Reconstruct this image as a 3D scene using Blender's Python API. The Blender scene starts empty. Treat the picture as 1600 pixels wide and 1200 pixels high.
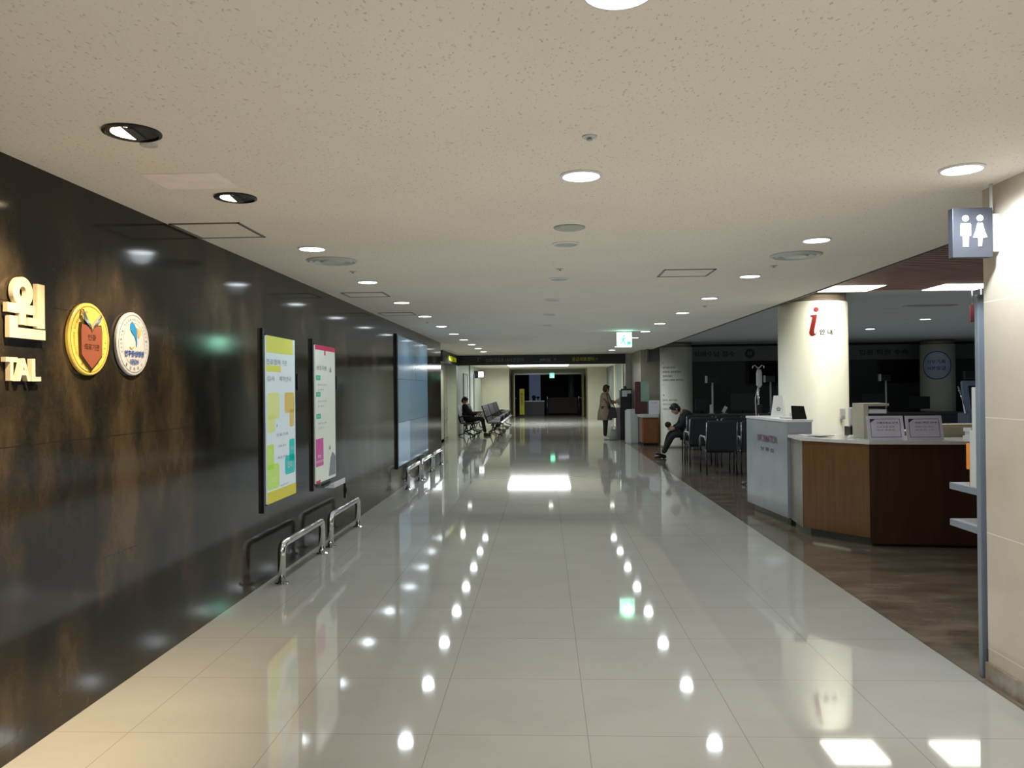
import bpy, bmesh, math, random
from mathutils import Vector, Matrix
random.seed(7)
C = bpy.context.scene.collection
PI = math.pi

# ------------------------------------------------------------------ materials
def lin(c):
    return tuple((v/12.92 if v <= .04045 else ((v+.055)/1.055)**2.4) for v in c)
def mat(name, col, rough=.5, metal=0., emis=None, es=0., var=.06, vs=9., spec=.5, bump=0., coat=0.):
    """principled material, colour (sRGB 0-1) gently varied by a noise"""
    m = bpy.data.materials.new(name); m.use_nodes = True
    nt = m.node_tree; b = nt.nodes['Principled BSDF']
    c = lin(col)
    tc = nt.nodes.new('ShaderNodeTexCoord')
    n = nt.nodes.new('ShaderNodeTexNoise'); n.inputs['Scale'].default_value = vs; n.inputs['Detail'].default_value = 3
    nt.links.new(tc.outputs['Object'], n.inputs['Vector'])
    r = nt.nodes.new('ShaderNodeValToRGB')
    r.color_ramp.elements[0].position = .3; r.color_ramp.elements[1].position = .7
    r.color_ramp.elements[0].color = tuple(v*(1-var) for v in c)+(1,)
    r.color_ramp.elements[1].color = tuple(min(1, v*(1+var)) for v in c)+(1,)
    nt.links.new(n.outputs['Fac'], r.inputs['Fac']); nt.links.new(r.outputs['Color'], b.inputs['Base Color'])
    b.inputs['Roughness'].default_value = rough; b.inputs['Metallic'].default_value = metal
    b.inputs['Specular IOR Level'].default_value = spec
    if coat: b.inputs['Coat Weight'].default_value = coat; b.inputs['Coat Roughness'].default_value = .05
    if emis:
        b.inputs['Emission Color'].default_value = lin(emis)+(1,); b.inputs['Emission Strength'].default_value = es
    if bump:
        bp = nt.nodes.new('ShaderNodeBump'); bp.inputs['Strength'].default_value = bump; bp.inputs['Distance'].default_value = .01
        nt.links.new(n.outputs['Fac'], bp.inputs['Height']); nt.links.new(bp.outputs['Normal'], b.inputs['Normal'])
    return m

def grid_mask(nt, vec, ax, per, off, wid):
    """1 on joint lines every `per` metres along axis ax"""
    N = nt.nodes; s = N.new('ShaderNodeSeparateXYZ'); nt.links.new(vec, s.inputs[0])
    a = N.new('ShaderNodeMath'); a.operation = 'ADD'; a.inputs[1].default_value = -off+per*100
    nt.links.new(s.outputs[ax], a.inputs[0])
    d = N.new('ShaderNodeMath'); d.operation = 'MODULO'; d.inputs[1].default_value = per; nt.links.new(a.outputs[0], d.inputs[0])
    l = N.new('ShaderNodeMath'); l.operation = 'LESS_THAN'; l.inputs[1].default_value = wid; nt.links.new(d.outputs[0], l.inputs[0])
    return l.outputs[0]
def mx(nt, fac, a, b, mode='MIX'):
    m = nt.nodes.new('ShaderNodeMix'); m.data_type = 'RGBA'; m.blend_type = mode
    for s, v in ((m.inputs['Factor'], fac), (m.inputs['A'], a), (m.inputs['B'], b)):
        if isinstance(v, (int, float)): s.default_value = v
        elif isinstance(v, tuple): s.default_value = v
        else: nt.links.new(v, s)
    return m.outputs['Result']
def noise(nt, vec, sc, det=4, rough=.55, scale3=None):
    n = nt.nodes.new('ShaderNodeTexNoise'); n.inputs['Scale'].default_value = sc; n.inputs['Detail'].default_value = det; n.inputs['Roughness'].default_value = rough
    if scale3:
        mp = nt.nodes.new('ShaderNodeMapping'); mp.inputs['Scale'].default_value = scale3
        nt.links.new(vec, mp.inputs[0]); vec = mp.outputs[0]
    nt.links.new(vec, n.inputs['Vector']); return n.outputs['Fac']
def ramp(nt, fac, stops):
    r = nt.nodes.new('ShaderNodeValToRGB'); e = r.color_ramp.elements
    while len(e) < len(stops): e.new(.5)
    for i, (p, c) in enumerate(stops): e[i].position = p; e[i].color = tuple(lin(c))+(1,)
    nt.links.new(fac, r.inputs['Fac']); return r.outputs['Color']
def base(name):
    m = bpy.data.materials.new(name); m.use_nodes = True; nt = m.node_tree
    g = nt.nodes.new('ShaderNodeNewGeometry')
    return m, nt, nt.nodes['Principled BSDF'], g.outputs['Position']

def tiled(name, stops, px, py, ox, oy, ax=(0, 1), joint=(.35, .33, .3), rough=.08, jw=.004, sc=1.6, s3=(1, 1, 1), spec=.5):
    m, nt, b, P = base(name)
    col = ramp(nt, noise(nt, P, sc, 6, .6, s3), stops)
    j1 = grid_mask(nt, P, ax[0], px, ox, jw); j2 = grid_mask(nt, P, ax[1], py, oy, jw)
    mxm = nt.nodes.new('ShaderNodeMath'); mxm.operation = 'MAXIMUM'; nt.links.new(j1, mxm.inputs[0]); nt.links.new(j2, mxm.inputs[1])
    out = mx(nt, mxm.outputs[0], col, tuple(lin(joint))+(1,))
    nt.links.new(out, b.inputs['Base Color'])
    b.inputs['Roughness'].default_value = rough; b.inputs['Specular IOR Level'].default_value = spec
    return m

M = {}
M['floor'] = tiled('polished_cream_floor', [(.25, (.665, .655, .62)), (.5, (.69, .68, .645)), (.8, (.71, .70, .667))], .695, .689, .177, 3.565, joint=(.555, .53, .49), rough=.045, jw=.0035, sc=1.4, s3=(1, 1.6, 1), spec=.62)
M['floor_brown'] = tiled('polished_brown_floor', [(.3, (.33, .285, .235)), (.5, (.42, .37, .31)), (.72, (.52, .465, .40))], .695, .689, .177, 3.565, joint=(.3, .26, .22), rough=.12, jw=.003, sc=1.5, s3=(1.2, 3, 1))
M['dark_stone'] = None
def dark_stone():
    m, nt, b, P = base('dark_polished_stone')
    a = noise(nt, P, 1.5, 6, .6, (1, 1.5, .75))
    col = ramp(nt, a, [(.36, (.05, .058, .065)), (.46, (.10, .10, .095)), (.55, (.19, .16, .12)), (.66, (.31, .26, .19))])
    g = noise(nt, P, 60, 3)
    col = mx(nt, .3, col, ramp(nt, g, [(.3, (.05, .052, .05)), (.7, (.18, .165, .14))]))
    j1 = grid_mask(nt, P, 2, .62, .08, .003)
    br = nt.nodes.new('ShaderNodeMath'); br.operation = 'MAXIMUM'
    nt.links.new(j1, br.inputs[0]); nt.links.new(grid_mask(nt, P, 1, 1.2, .35, .003), br.inputs[1])
    col = mx(nt, br.outputs[0], col, (.008, .008, .008, 1))
    nt.links.new(col, b.inputs['Base Color'])
    b.inputs['Roughness'].default_value = .1; b.inputs['Specular IOR Level'].default_value = .27
    return m
M['dark_stone'] = dark_stone()
def ceil_mat(name, c, holes=True):
    m, nt, b, P = base(name)
    v = noise(nt, P, 62, 2, .5, (1.5, .75, 1))
    pits = ramp(nt, v, [(.0, tuple(x*.70 for x in c)), (.31, tuple(x*.78 for x in c)), (.37, c), (1., c)])
    w = mx(nt, .35, pits, ramp(nt, noise(nt, P, 1.2, 2), [(.3, tuple(x*.93 for x in c)), (.7, c)])) if holes else pits
    nt.links.new(w, b.inputs['Base Color']); b.inputs['Roughness'].default_value = .9; b.inputs['Specular IOR Level'].default_value = .1
    bp = nt.nodes.new('ShaderNodeBump'); bp.inputs['Strength'].default_value = .25; bp.inputs['Distance'].default_value = .004
    nt.links.new(v, bp.inputs['Height']); nt.links.new(bp.outputs['Normal'], b.inputs['Normal'])
    return m
M['ceil'] = ceil_mat('textured_ceiling_board', (.90, .875, .83))
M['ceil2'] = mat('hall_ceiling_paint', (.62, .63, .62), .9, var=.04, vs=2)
M['slat'] = mat('brown_slat', (.46, .28, .19), .5, var=.2, vs=4)
M['cream_marble'] = tiled('cream_marble', [(.3, (.68, .635, .57)), (.6, (.73, .685, .62)), (.8, (.76, .715, .655))], .9, .60, 0, .17, ax=(1, 2), joint=(.80, .78, .72), rough=.1, jw=.006, sc=1.3, s3=(1, 1.2, 1))
M['brown_marble'] = mat('brown_marble', (.50, .44, .36), .15, var=.25, vs=14)
M['cream_wall'] = mat('cream_paint', (.80, .79, .70), .45, var=.04, vs=2)
M['beige_wall'] = mat('beige_wall_panel', (.62, .59, .53), .5, var=.05, vs=2)
M['hall_wall'] = mat('dark_hall_wall', (.27, .29, .285), .6, var=.1, vs=1.5)
M['column'] = mat('column_paint', (.86, .86, .79), .5, var=.02, vs=3)
M['collar'] = mat('column_collar', (.42, .37, .31), .4)
M['chrome'] = mat('chrome', (.86, .86, .86), .07, 1., var=.02)
M['steel'] = mat('brushed_steel', (.62, .64, .65), .3, 1., var=.05, vs=20)
M['black'] = mat('black_plastic', (.045, .05, .055), .35, var=.1)
M['black_frame'] = mat('black_frame', (.05, .055, .06), .25, var=.1)
M['darkgrey'] = mat('dark_grey_metal', (.17, .18, .21), .35)
M['signgrey'] = mat('sign_grey_metal', (.19, .20, .235), .4)
M['rackgrey'] = mat('rack_blue_grey', (.42, .455, .49), .4, var=.04)
M['white'] = mat('white_plastic', (.85, .86, .86), .35, var=.03)
M['whitegrey'] = mat('off_white', (.70, .72, .71), .4, var=.04)
M['marble'] = mat('white_marble', (.56, .585, .62), .12, var=.09, vs=3.2)
M['top'] = mat('counter_top_stone', (.80, .79, .77), .18, var=.05, vs=20)
M['kick'] = mat('kick_plate', (.40, .42, .40), .25, .5)
M['greypanel'] = mat('taupe_panel', (.42, .40, .36), .4)
def wood(name, c1, c2):
    m, nt, b, P = base(name)
    col = ramp(nt, noise(nt, P, 2.2, 6, .65, (9, 9, .6)), [(.3, c1), (.7, c2)])
    nt.links.new(col, b.inputs['Base Color']); b.inputs['Roughness'].default_value = .3
    return m
M['wood'] = wood('walnut_veneer', (.34, .22, .10), (.44, .30, .14))
M['woodd'] = wood('dark_walnut_veneer', (.20, .125, .08), (.26, .165, .105))
M['wood2'] = wood('red_brown_veneer', (.42, .23, .12), (.52, .31, .18))
M['lens'] = mat('lit_lens', (1, 1, 1), .5, emis=(.93, .97, 1.), es=9, var=0)
M['panel_light'] = mat('lit_panel', (1, 1, 1), .5, emis=(1., .98, .92), es=5, var=0)
M['strip_light'] = mat('lit_ceiling_strip', (1, 1, 1), .5, emis=(.93, .97, 1), es=7, var=0)
M['warm_lens'] = mat('warm_lamp', (1, .9, .7), .5, emis=(1., .93, .74), es=9, var=0)
M['exit'] = mat('exit_face', (.9, 1, .95), .5, emis=(.72, 1., .86), es=3.2, var=0)
M['exit_green'] = mat('exit_green', (.1, .7, .45), .5, emis=(.25, .95, .65), es=1.2, var=0)
M['exit_glow'] = mat('exit_green_face', (.2, .8, .55), .5, emis=(.35, 1, .72), es=2.2, var=0)
M['pict'] = mat('lit_pictogram', (1, 1, 1), .5, emis=(.95, .94, 1), es=2.6, var=0)
M['letter'] = mat('ivory_letter', (.86, .80, .66), .35, var=.02)
M['gold'] = mat('gold_paint', (.88, .74, .34), .35, .0, var=.04)
M['gold_dk'] = mat('gold_engraving', (.50, .36, .10), .4, .3)
M['silver'] = mat('silver_paint', (.70, .71, .73), .35, .0, var=.03)
M['silver_dk'] = mat('silver_engraving', (.38, .38, .38), .4, .2)
M['shield'] = mat('brown_red_shield', (.52, .27, .17), .45, var=.08)
M['shield_rim'] = mat('shield_rim', (.30, .22, .13), .3, .5)
M['blue'] = mat('emblem_blue', (.10, .45, .68), .4)
M['navyink'] = mat('navy_ink', (.13, .25, .52), .4)
M['peach'] = mat('emblem_orange', (.93, .60, .38), .4)
M['olive'] = mat('emblem_olive', (.62, .62, .25), .4)
M['red'] = mat('deep_red', (.52, .08, .08), .4)
M['maroon'] = mat('maroon', (.27, .12, .15), .4)
M['ink'] = mat('dark_ink', (.13, .14, .16), .5)
M['greyink'] = mat('grey_ink', (.42, .45, .46), .5)
M['paleink'] = mat('pale_ink', (.55, .58, .62), .5)
M['yellowink'] = mat('yellow_ink', (.62, .60, .12), .5, emis=(.6, .6, .1), es=.03)
M['limeink'] = mat('lime_ink', (.72, .75, .12), .5, emis=(.75, .8, .1), es=.55)
def lit(n, c, e): return mat(n, c, .35, emis=c, es=e, var=.02, spec=.35)
M['p_white'] = lit('poster_pale', (.74, .79, .81), .34)
M['p_yel'] = lit('poster_yellow', (.73, .75, .33), .32)
M['p_gold'] = lit('poster_gold', (.72, .68, .16), .32)
M['p_pyel'] = lit('poster_pale_yellow', (.76, .79, .52), .3)
M['p_ochre'] = lit('poster_ochre', (.75, .66, .37), .3)
M['p_lime'] = lit('poster_lime', (.66, .79, .38), .3)
M['p_teal'] = lit('poster_teal', (.12, .68, .65), .3)
M['p_cream'] = lit('poster_cream', (.74, .77, .72), .32)
M['p_pink'] = lit('poster_pink', (.68, .25, .52), .3)
M['p_crim'] = lit('poster_crimson', (.66, .12, .30), .3)
M['p_grn'] = lit('poster_green', (.22, .62, .50), .25)
M['screen'] = lit('pale_blue_screen', (.40, .50, .58), .2)
M['screen2'] = lit('blue_screen', (.36, .49, .58), .2)
M['screen3'] = lit('light_blue_screen', (.53, .64, .74), .25)
for k in ('screen', 'screen2', 'screen3'): M[k].node_tree.nodes['Principled BSDF'].inputs['Roughness'].default_value = .12
M['navy'] = mat('navy_upholstery', (.05, .065, .105), .6, var=.15)
M['coatblack'] = mat('black_wool', (.04, .045, .06), .85, var=.15)
M['trousers'] = mat('black_trousers', (.05, .052, .06), .8)
M['tan'] = mat('tan_coat', (.52, .46, .38), .8, var=.1)
M['skin'] = mat('skin_tone', (.72, .55, .45), .5)
M['hair'] = mat('black_hair', (.045, .04, .04), .5, var=.2, vs=40)
M['hair2'] = mat('dark_brown_hair', (.12, .09, .075), .5, var=.2, vs=40)
M['shoe'] = mat('dark_leather', (.10, .075, .06), .35)
M['shoe_w'] = mat('pale_shoe', (.72, .72, .70), .5)
M['bag'] = mat('black_bag', (.07, .06, .06), .5)
M['greybag'] = mat('grey_bag', (.48, .50, .48), .6)
M['orange'] = mat('orange_card', (.85, .50, .12), .5)
M['yellow'] = mat('yellow_board', (.62, .60, .12), .5, emis=(.62, .60, .1), es=.12)
M['olivedoor'] = mat('olive_door', (.50, .48, .18), .5)
M['green_glass'] = mat('frosted_green_panel', (.52, .64, .59), .25)
M['sofa'] = mat('brown_fabric', (.22, .16, .16), .7)
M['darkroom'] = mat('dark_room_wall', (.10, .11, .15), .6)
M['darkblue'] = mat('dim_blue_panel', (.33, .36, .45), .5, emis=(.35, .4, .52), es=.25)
M['greypaint'] = mat('grey_door', (.60, .62, .57), .45)
M['paper'] = mat('paper', (.80, .80, .82), .6, var=.02)
M['lilacpaper'] = mat('lilac_card', (.84, .82, .88), .4, var=.02)
M['beigebox'] = mat('beige_plastic', (.66, .64, .56), .5)
M['poster_blue'] = mat('blue_poster', (.25, .30, .50), .4, emis=(.3, .35, .55), es=.15)
M['glass'] = None
def glass():
    m = bpy.data.materials.new('dim_glass'); m.use_nodes = True; nt = m.node_tree
    b = nt.nodes['Principled BSDF']; n = nt.nodes.new('ShaderNodeTexNoise'); n.inputs['Scale'].default_value = 3
    b.inputs['Base Color'].default_value = (.22, .27, .26, 1); b.inputs['Roughness'].default_value = .05
    b.inputs['Alpha'].default_value = .75
    return m
M['glass'] = glass()

# ------------------------------------------------------------------ mesh builder
X_, Y_, Z_ = Vector((1, 0, 0)), Vector((0, 1, 0)), Vector((0, 0, 1))
FR_CAM = (X_, Z_, -Y_)        # faces the camera end of the corridor (-Y)
FR_L = (Y_, Z_, X_)           # on the left wall, faces +X
FR_R = (-Y_, Z_, -X_)         # faces -X
_tc = {}
def text_mesh(s, bold, shear=0., extr=0.):
    k = (s, bold, shear, extr)
    if k in _tc: return _tc[k]
    cu = bpy.data.curves.new('t', 'FONT'); cu.body = s; cu.size = 1; cu.offset = bold; cu.shear = shear; cu.extrude = extr
    cu.resolution_u = 2
    cu.align_x = 'CENTER'; cu.align_y = 'CENTER'
    o = bpy.data.objects.new('t', cu); C.objects.link(o)
    dg = bpy.context.evaluated_depsgraph_get(); dg.update()
    me = o.evaluated_get(dg).to_mesh()
    vs = [v.co.copy() for v in me.vertices]; fs = [tuple(p.vertices) for p in me.polygons]
    o.evaluated_get(dg).to_mesh_clear(); bpy.data.objects.remove(o); bpy.data.curves.remove(cu)
    _tc[k] = (vs, fs); return _tc[k]

class MB:
    def __init__(s, *mats): s.bm = bmesh.new(); s.mats = list(mats) or None
    def _mi(s, m):
        if m is None: return 0
        if s.mats is None: s.mats = []
        if m not in s.mats: s.mats.append(m)
        return s.mats.index(m)
    def _tag(s, geom, m, smooth=False):
        i = s._mi(m)
        for f in geom:
            f.material_index = i; f.smooth = smooth
    def box(s, a, b, m=None, bev=0., rot=None):
        """box between corners a and b; rot = (angle, axis) about its centre"""
        a, b = Vector(a), Vector(b); c = (a+b)/2; d = b-a
        mt = Matrix.Translation(c)
        if rot: mt = mt @ Matrix.Rotation(rot[0], 4, rot[1])
        mt = mt @ Matrix.Diagonal((abs(d.x), abs(d.y), abs(d.z), 1))
        n = len(s.bm.faces)
        r = bmesh.ops.create_cube(s.bm, size=1, matrix=mt)
        if bev:
            ed = set(e for v in r['verts'] for e in v.link_edges)
            bmesh.ops.bevel(s.bm, geom=list(ed), offset=bev, segments=2, affect='EDGES', profile=.6)
        s.bm.faces.ensure_lookup_table(); s._tag(s.bm.faces[n:], m); return s
    def verts_faces(s, vs, fs, m=None, smooth=False):
        bv = [s.bm.verts.new(v) for v in vs]; out = []
        for f in fs:
            try: out.append(s.bm.faces.new([bv[i] for i in f]))
            except ValueError: pass
        s._tag(out, m, smooth); return s
    def tube(s, pts, r, m=None, n=12, cap=True):
        """round tube through points; r a number or one per point"""
        pts = [Vector(p) for p in pts]; R = r if isinstance(r, (list, tuple)) else [r]*len(pts)
        vs, fs = [], []; prev = None
        for i, p in enumerate(pts):
            t = (pts[min(i+1, len(pts)-1)]-pts[max(i-1, 0)]).normalized()
            if prev is None: u = t.orthogonal().normalized()
            else: u = (prev-t*prev.dot(t)).normalized()
            prev = u; w = t.cross(u)
            for k in range(n):
                a = 2*PI*k/n; vs.append(p+(u*math.cos(a)+w*math.sin(a))*R[i])
        for i in range(len(pts)-1):
            for k in range(n):
                k2 = (k+1) % n; fs.append((i*n+k, i*n+k2, (i+1)*n+k2, (i+1)*n+k))
        if cap: fs.append(tuple(range(n))[::-1]); fs.append(tuple((len(pts)-1)*n+k for k in range(n)))
        return s.verts_faces(vs, fs, m, True)
    def lathe(s, prof, c, m=None, n=32, frame=(X_, Y_, Z_)):
        """profile [(radius, height)] round frame[2] at c"""
        c = Vector(c); U, V, W = frame; vs, fs = [], []
        for r, h in prof:
            for k in range(n):
                a = 2*PI*k/n; vs.append(c+(U*math.cos(a)+V*math.sin(a))*max(r, 1e-4)+W*h)
        for i in range(len(prof)-1):
            for k in range(n):
                k2 = (k+1) % n; fs.append((i*n+k, i*n+k2, (i+1)*n+k2, (i+1)*n+k))
        fs.append(tuple(range(n))[::-1]); fs.append(tuple((len(prof)-1)*n+k for k in range(n)))
        s.verts_faces(vs, fs, m, False)
        return s
    def loft(s, secs, m=None, n=18):
        """ellipse sections (centre, u half-axis vector, v half-axis vector)"""
        vs, fs = [], []
        for c, u, v in secs:
            c, u, v = Vector(c), Vector(u), Vector(v)
            for k in range(n):
                a = 2*PI*k/n; vs.append(c+u*math.cos(a)+v*math.sin(a))
        for i in range(len(secs)-1):
            for k in range(n):
                k2 = (k+1) % n; fs.append((i*n+k, i*n+k2, (i+1)*n+k2, (i+1)*n+k))
        fs.append(tuple(range(n))[::-1]); fs.append(tuple((len(secs)-1)*n+k for k in range(n)))
        return s.verts_faces(vs, fs, m, True)
    def ball(s, c, r, m=None, rot=None, seg=16):
        r = (r, r, r) if isinstance(r, (int, float)) else r
        mt = Matrix.Translation(c)
        if rot is not None: mt = mt @ rot.to_4x4()
        mt = mt @ Matrix.Diagonal((r[0], r[1], r[2], 1)); n = len(s.bm.faces)
        bmesh.ops.create_uvsphere(s.bm, u_segments=seg, v_segments=seg*3//4, radius=1, matrix=mt)
        s.bm.faces.ensure_lookup_table(); s._tag(s.bm.faces[n:], m, True); return s
    def prism(s, pts, org, frame, h, m=None):
        """polygon pts in frame[0],frame[1], extruded h along frame[2]"""
        org = Vector(org); U, V, W = frame; n = len(pts)
        vs = [org+U*x+V*y for x, y in pts]+[org+U*x+V*y+W*h for x, y in pts]
        fs = [tuple(range(n))[::-1], tuple(range(n, 2*n))]+[(i, (i+1) % n, n+(i+1) % n, n+i) for i in range(n)]
        return s.verts_faces(vs, fs, m)
    def rect(s, x0, y0, x1, y1, org, frame, h, m=None, r=0.):
        if r:
            pts = []
            for cx, cy, a0 in ((x1-r, y1-r, 0), (x0+r, y1-r, 90), (x0+r, y0+r, 180), (x1-r, y0+r, 270)):
                for k in range(5): a = math.radians(a0+k*22.5); pts.append((cx+r*math.cos(a), cy+r*math.sin(a)))
        else: pts = [(x0, y0), (x1, y0), (x1, y1), (x0, y1)]
        return s.prism(pts, org, frame, h, m)
    def text(s, t, org, frame, h, m=None, bold=0., w=None, shear=0., extr=0., rot=0.):
        """text centred on org, h tall (of its own outline), optional width w"""
        vs, fs = text_mesh(t, bold, shear, extr)
        if not vs: return s
        x0, x1 = min(v.x for v in vs), max(v.x for v in vs); y0, y1 = min(v.y for v in vs), max(v.y for v in vs)
        ky = h/max(y1-y0, 1e-3); kx = w/max(x1-x0, 1e-3) if w else ky
        org = Vector(org); U, V, W = frame; cx, cy = (x0+x1)/2, (y0+y1)/2
        ca, sa = math.cos(rot), math.sin(rot); o = []
        for v in vs:
            a, b = (v.x-cx)*kx, (v.y-cy)*ky
            o.append(org+U*(a*ca-b*sa)+V*(a*sa+b*ca)+W*(v.z))
        return s.verts_faces(o, fs, m)
    def done(s, name, m=None, parent=None, smooth=False):
        if not s.mats: s.mats = [m]
        bmesh.ops.recalc_face_normals(s.bm, faces=s.bm.faces)
        me = bpy.data.meshes.new(name)
        vs = [v.co for v in s.bm.verts]
        if parent is not None:
            L = parent_loc(parent)
        else:
            L = Vector(((min(v.x for v in vs)+max(v.x for v in vs))/2, (min(v.y for v in vs)+max(v.y for v in vs))/2, min(v.z for v in vs)))
        bmesh.ops.translate(s.bm, verts=s.bm.verts, vec=-L)
        s.bm.to_mesh(me); s.bm.free()
        for q in s.mats: me.materials.append(q)
        if smooth:
            for p in me.polygons: p.use_smooth = True
        o = bpy.data.objects.new(name, me); C.objects.link(o)
        if parent is not None: o.parent = parent
        else: o.location = L
        return o
def parent_loc(p):
    L = Vector(p.location)
    while p.parent: p = p.parent; L += p.location
    return L
def tag(o, label, cat, group=None, kind=None):
    o['label'] = label; o['category'] = cat
    if group: o['group'] = group
    if kind: o['kind'] = kind
    return o
def thing(name, label, cat, loc=(0, 0, 0), group=None):
    o = bpy.data.objects.new(name, None); o.empty_display_size = .1; C.objects.link(o); o.location = loc
    return tag(o, label, cat, group)
def struct(name, mb, m=None, label=None):
    o = mb.done(name, m); o['kind'] = 'structure'
    if label: o['label'] = label; o['category'] = name.split('_')[0]
    return o
def dup(root, loc, label=None, rz=None):
    r = root.copy(); C.objects.link(r); r.location = loc
    if rz is not None: r.rotation_euler = (0, 0, rz)
    if label: r['label'] = label
    for ch in list(root.children):
        c = ch.copy(); C.objects.link(c); c.parent = r
        for g in ch.children:
            d = g.copy(); C.objects.link(d); d.parent = c
    return r
ORD = ['first', 'second', 'third', 'fourth', 'fifth', 'sixth', 'seventh', 'eighth', 'ninth', 'tenth', 'eleventh', 'twelfth', 'thirteenth']

# ------------------------------------------------------------------ the setting
HC = 2.56      # corridor ceiling
HH = 2.68      # hall ceiling
WL = -2.26     # left wall
struct('floor', MB().box((-6, -8, -.1), (2.25, 44, 0)).box((2.25, 21.9, -.1), (6, 44, 0)), M['floor'], 'glossy cream stone floor of the long corridor')
struct('floor_brown', MB().box((2.25, -8, -.1), (13, 21.9, 0)), M['floor_brown'], 'glossy brown stone floor of the waiting hall on the right')
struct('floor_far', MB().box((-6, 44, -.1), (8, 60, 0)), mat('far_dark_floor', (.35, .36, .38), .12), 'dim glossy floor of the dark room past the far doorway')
struct('ceiling', MB().box((-6, -8, HC), (2.93, 24.6, HC+.3)).box((-6, 24.6, HC), (6, 44, HC+.3)).box((2.93, 21.9, HC), (6, 24.6, HC+.3)), M['ceil'], 'speckled cream ceiling board over the corridor')
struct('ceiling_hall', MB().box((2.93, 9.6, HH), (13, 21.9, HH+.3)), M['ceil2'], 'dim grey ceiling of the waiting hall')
sl = MB()
y = 4.3
while y < 9.58: sl.box((2.935, y, HH-.02), (12.9, y+.07, HH+.02)); y += .1
sl.box((2.935, -8, HH+.02), (12.9, 9.6, HH+.3))
struct('ceiling_slatted', sl, M['slat'], 'brown slatted ceiling section above the information desk')
struct('wall_left', MB().box((-2.6, -8, 0), (WL, 17.42, HC)), M['dark_stone'], 'dark polished stone wall along the left of the corridor')
struct('wall_near', MB().box((-6, -8.3, 0), (13, -8, 3)), M['cream_wall'])
# left recess past the stone wall
struct('wall_left_far', MB().box((-3.4, 17.42, 0), (-2.95, 24.3, HC)), M['cream_wall'], 'pale wall just past the end of the dark stone wall')
struct('wall_left_jamb', MB().box((-3.4, 24.3, 0), (-2.68, 24.72, HC)).box((-2.95, 24.26, 0), (-2.9, 24.3, 2.26)), mat('jamb_paint', (.80, .82, .74), .4), 'pale pier carrying the left end of the dark sign beam')
struct('baseboard_left', MB().box((-2.95, 17.5, 0), (-2.93, 24.2, .1)), M['brown_marble'])
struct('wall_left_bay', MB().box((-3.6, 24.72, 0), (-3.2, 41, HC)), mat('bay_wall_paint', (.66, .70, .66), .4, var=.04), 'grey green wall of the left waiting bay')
struct('wall_bay_end', MB().box((-3.2, 41, 0), (-1.8, 44, HC)), M['cream_wall'], 'cream wall closing the left waiting bay')
struct('wall_right_far', MB().box((2.24, 41, 0), (3.6, 44, HC)), M['cream_wall'], 'cream wall to the right of the far doorway')
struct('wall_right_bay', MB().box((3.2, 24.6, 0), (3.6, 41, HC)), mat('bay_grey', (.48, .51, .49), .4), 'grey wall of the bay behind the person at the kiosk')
struct('wall_right_pier', MB().box((2.47, 24.3, 0), (3.6, 24.6, HC)), mat('pier_paint', (.72, .74, .70), .4), 'pale pier at the right end of the dark sign beam')
struct('wall_right_mid', MB().box((2.64, 21.9, 0), (3.2, 24.3, HC)), M['beige_wall'], 'beige wall panel beside the pale pier')
# doorway wall to the dark room
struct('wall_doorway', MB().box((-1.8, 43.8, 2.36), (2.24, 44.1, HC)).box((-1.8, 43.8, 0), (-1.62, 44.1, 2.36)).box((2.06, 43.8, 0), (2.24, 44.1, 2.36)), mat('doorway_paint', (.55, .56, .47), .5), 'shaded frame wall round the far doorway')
struct('trim_doorway', MB().box((-1.62, 43.76, 2.28), (2.06, 43.82, 2.36)), M['steel'])
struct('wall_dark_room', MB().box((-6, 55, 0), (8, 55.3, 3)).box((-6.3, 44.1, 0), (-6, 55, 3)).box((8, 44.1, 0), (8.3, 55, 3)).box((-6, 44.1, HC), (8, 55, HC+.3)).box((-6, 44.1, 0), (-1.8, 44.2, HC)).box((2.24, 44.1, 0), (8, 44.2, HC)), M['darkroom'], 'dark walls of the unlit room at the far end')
# right near wall
struct('wall_right', MB().box((2.30, -8, 0), (2.95, 4.26, HH)), M['cream_marble'], 'cream marble pier wall at the right edge under the restroom sign')
struct('baseboard_right', MB().box((2.285, -8, 0), (2.30, 4.262, .10)), M['brown_marble'], 'brown marble skirting at the foot of the cream pier')
struct('trim_pier', MB().box((2.297, 4.26, .02), (2.33, 4.275, .16)), M['black'])
struct('wall_hall_near', MB().box((2.95, 4.0, 0), (13, 4.2, HH)), M['hall_wall'])
struct('wall_hall_right', MB().box((12.9, 4.2, 0), (13.2, 22, HH)), M['hall_wall'])
struct('wall_hall_side', MB().box((2.64, 21.88, 0), (3.9, 21.9, HH)), M['beige_wall'], 'beige wall panel behind the small desk')
struct('wall_hall_back', MB().box((3.2, 21.9, 0), (12.9, 22.2, HH)), M['hall_wall'], 'dark back wall of the waiting hall under the sign band')
struct('trim_ceiling', MB().box((2.925, 4.3, HC-.012), (2.945, 21.9, HH)), mat('ceiling_edge', (.25, .22, .2), .5))
struct('trim_hall_back', MB().box((2.66, 21.84, 2.64), (12.9, 21.9, HH)), M['darkgrey'])

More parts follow.
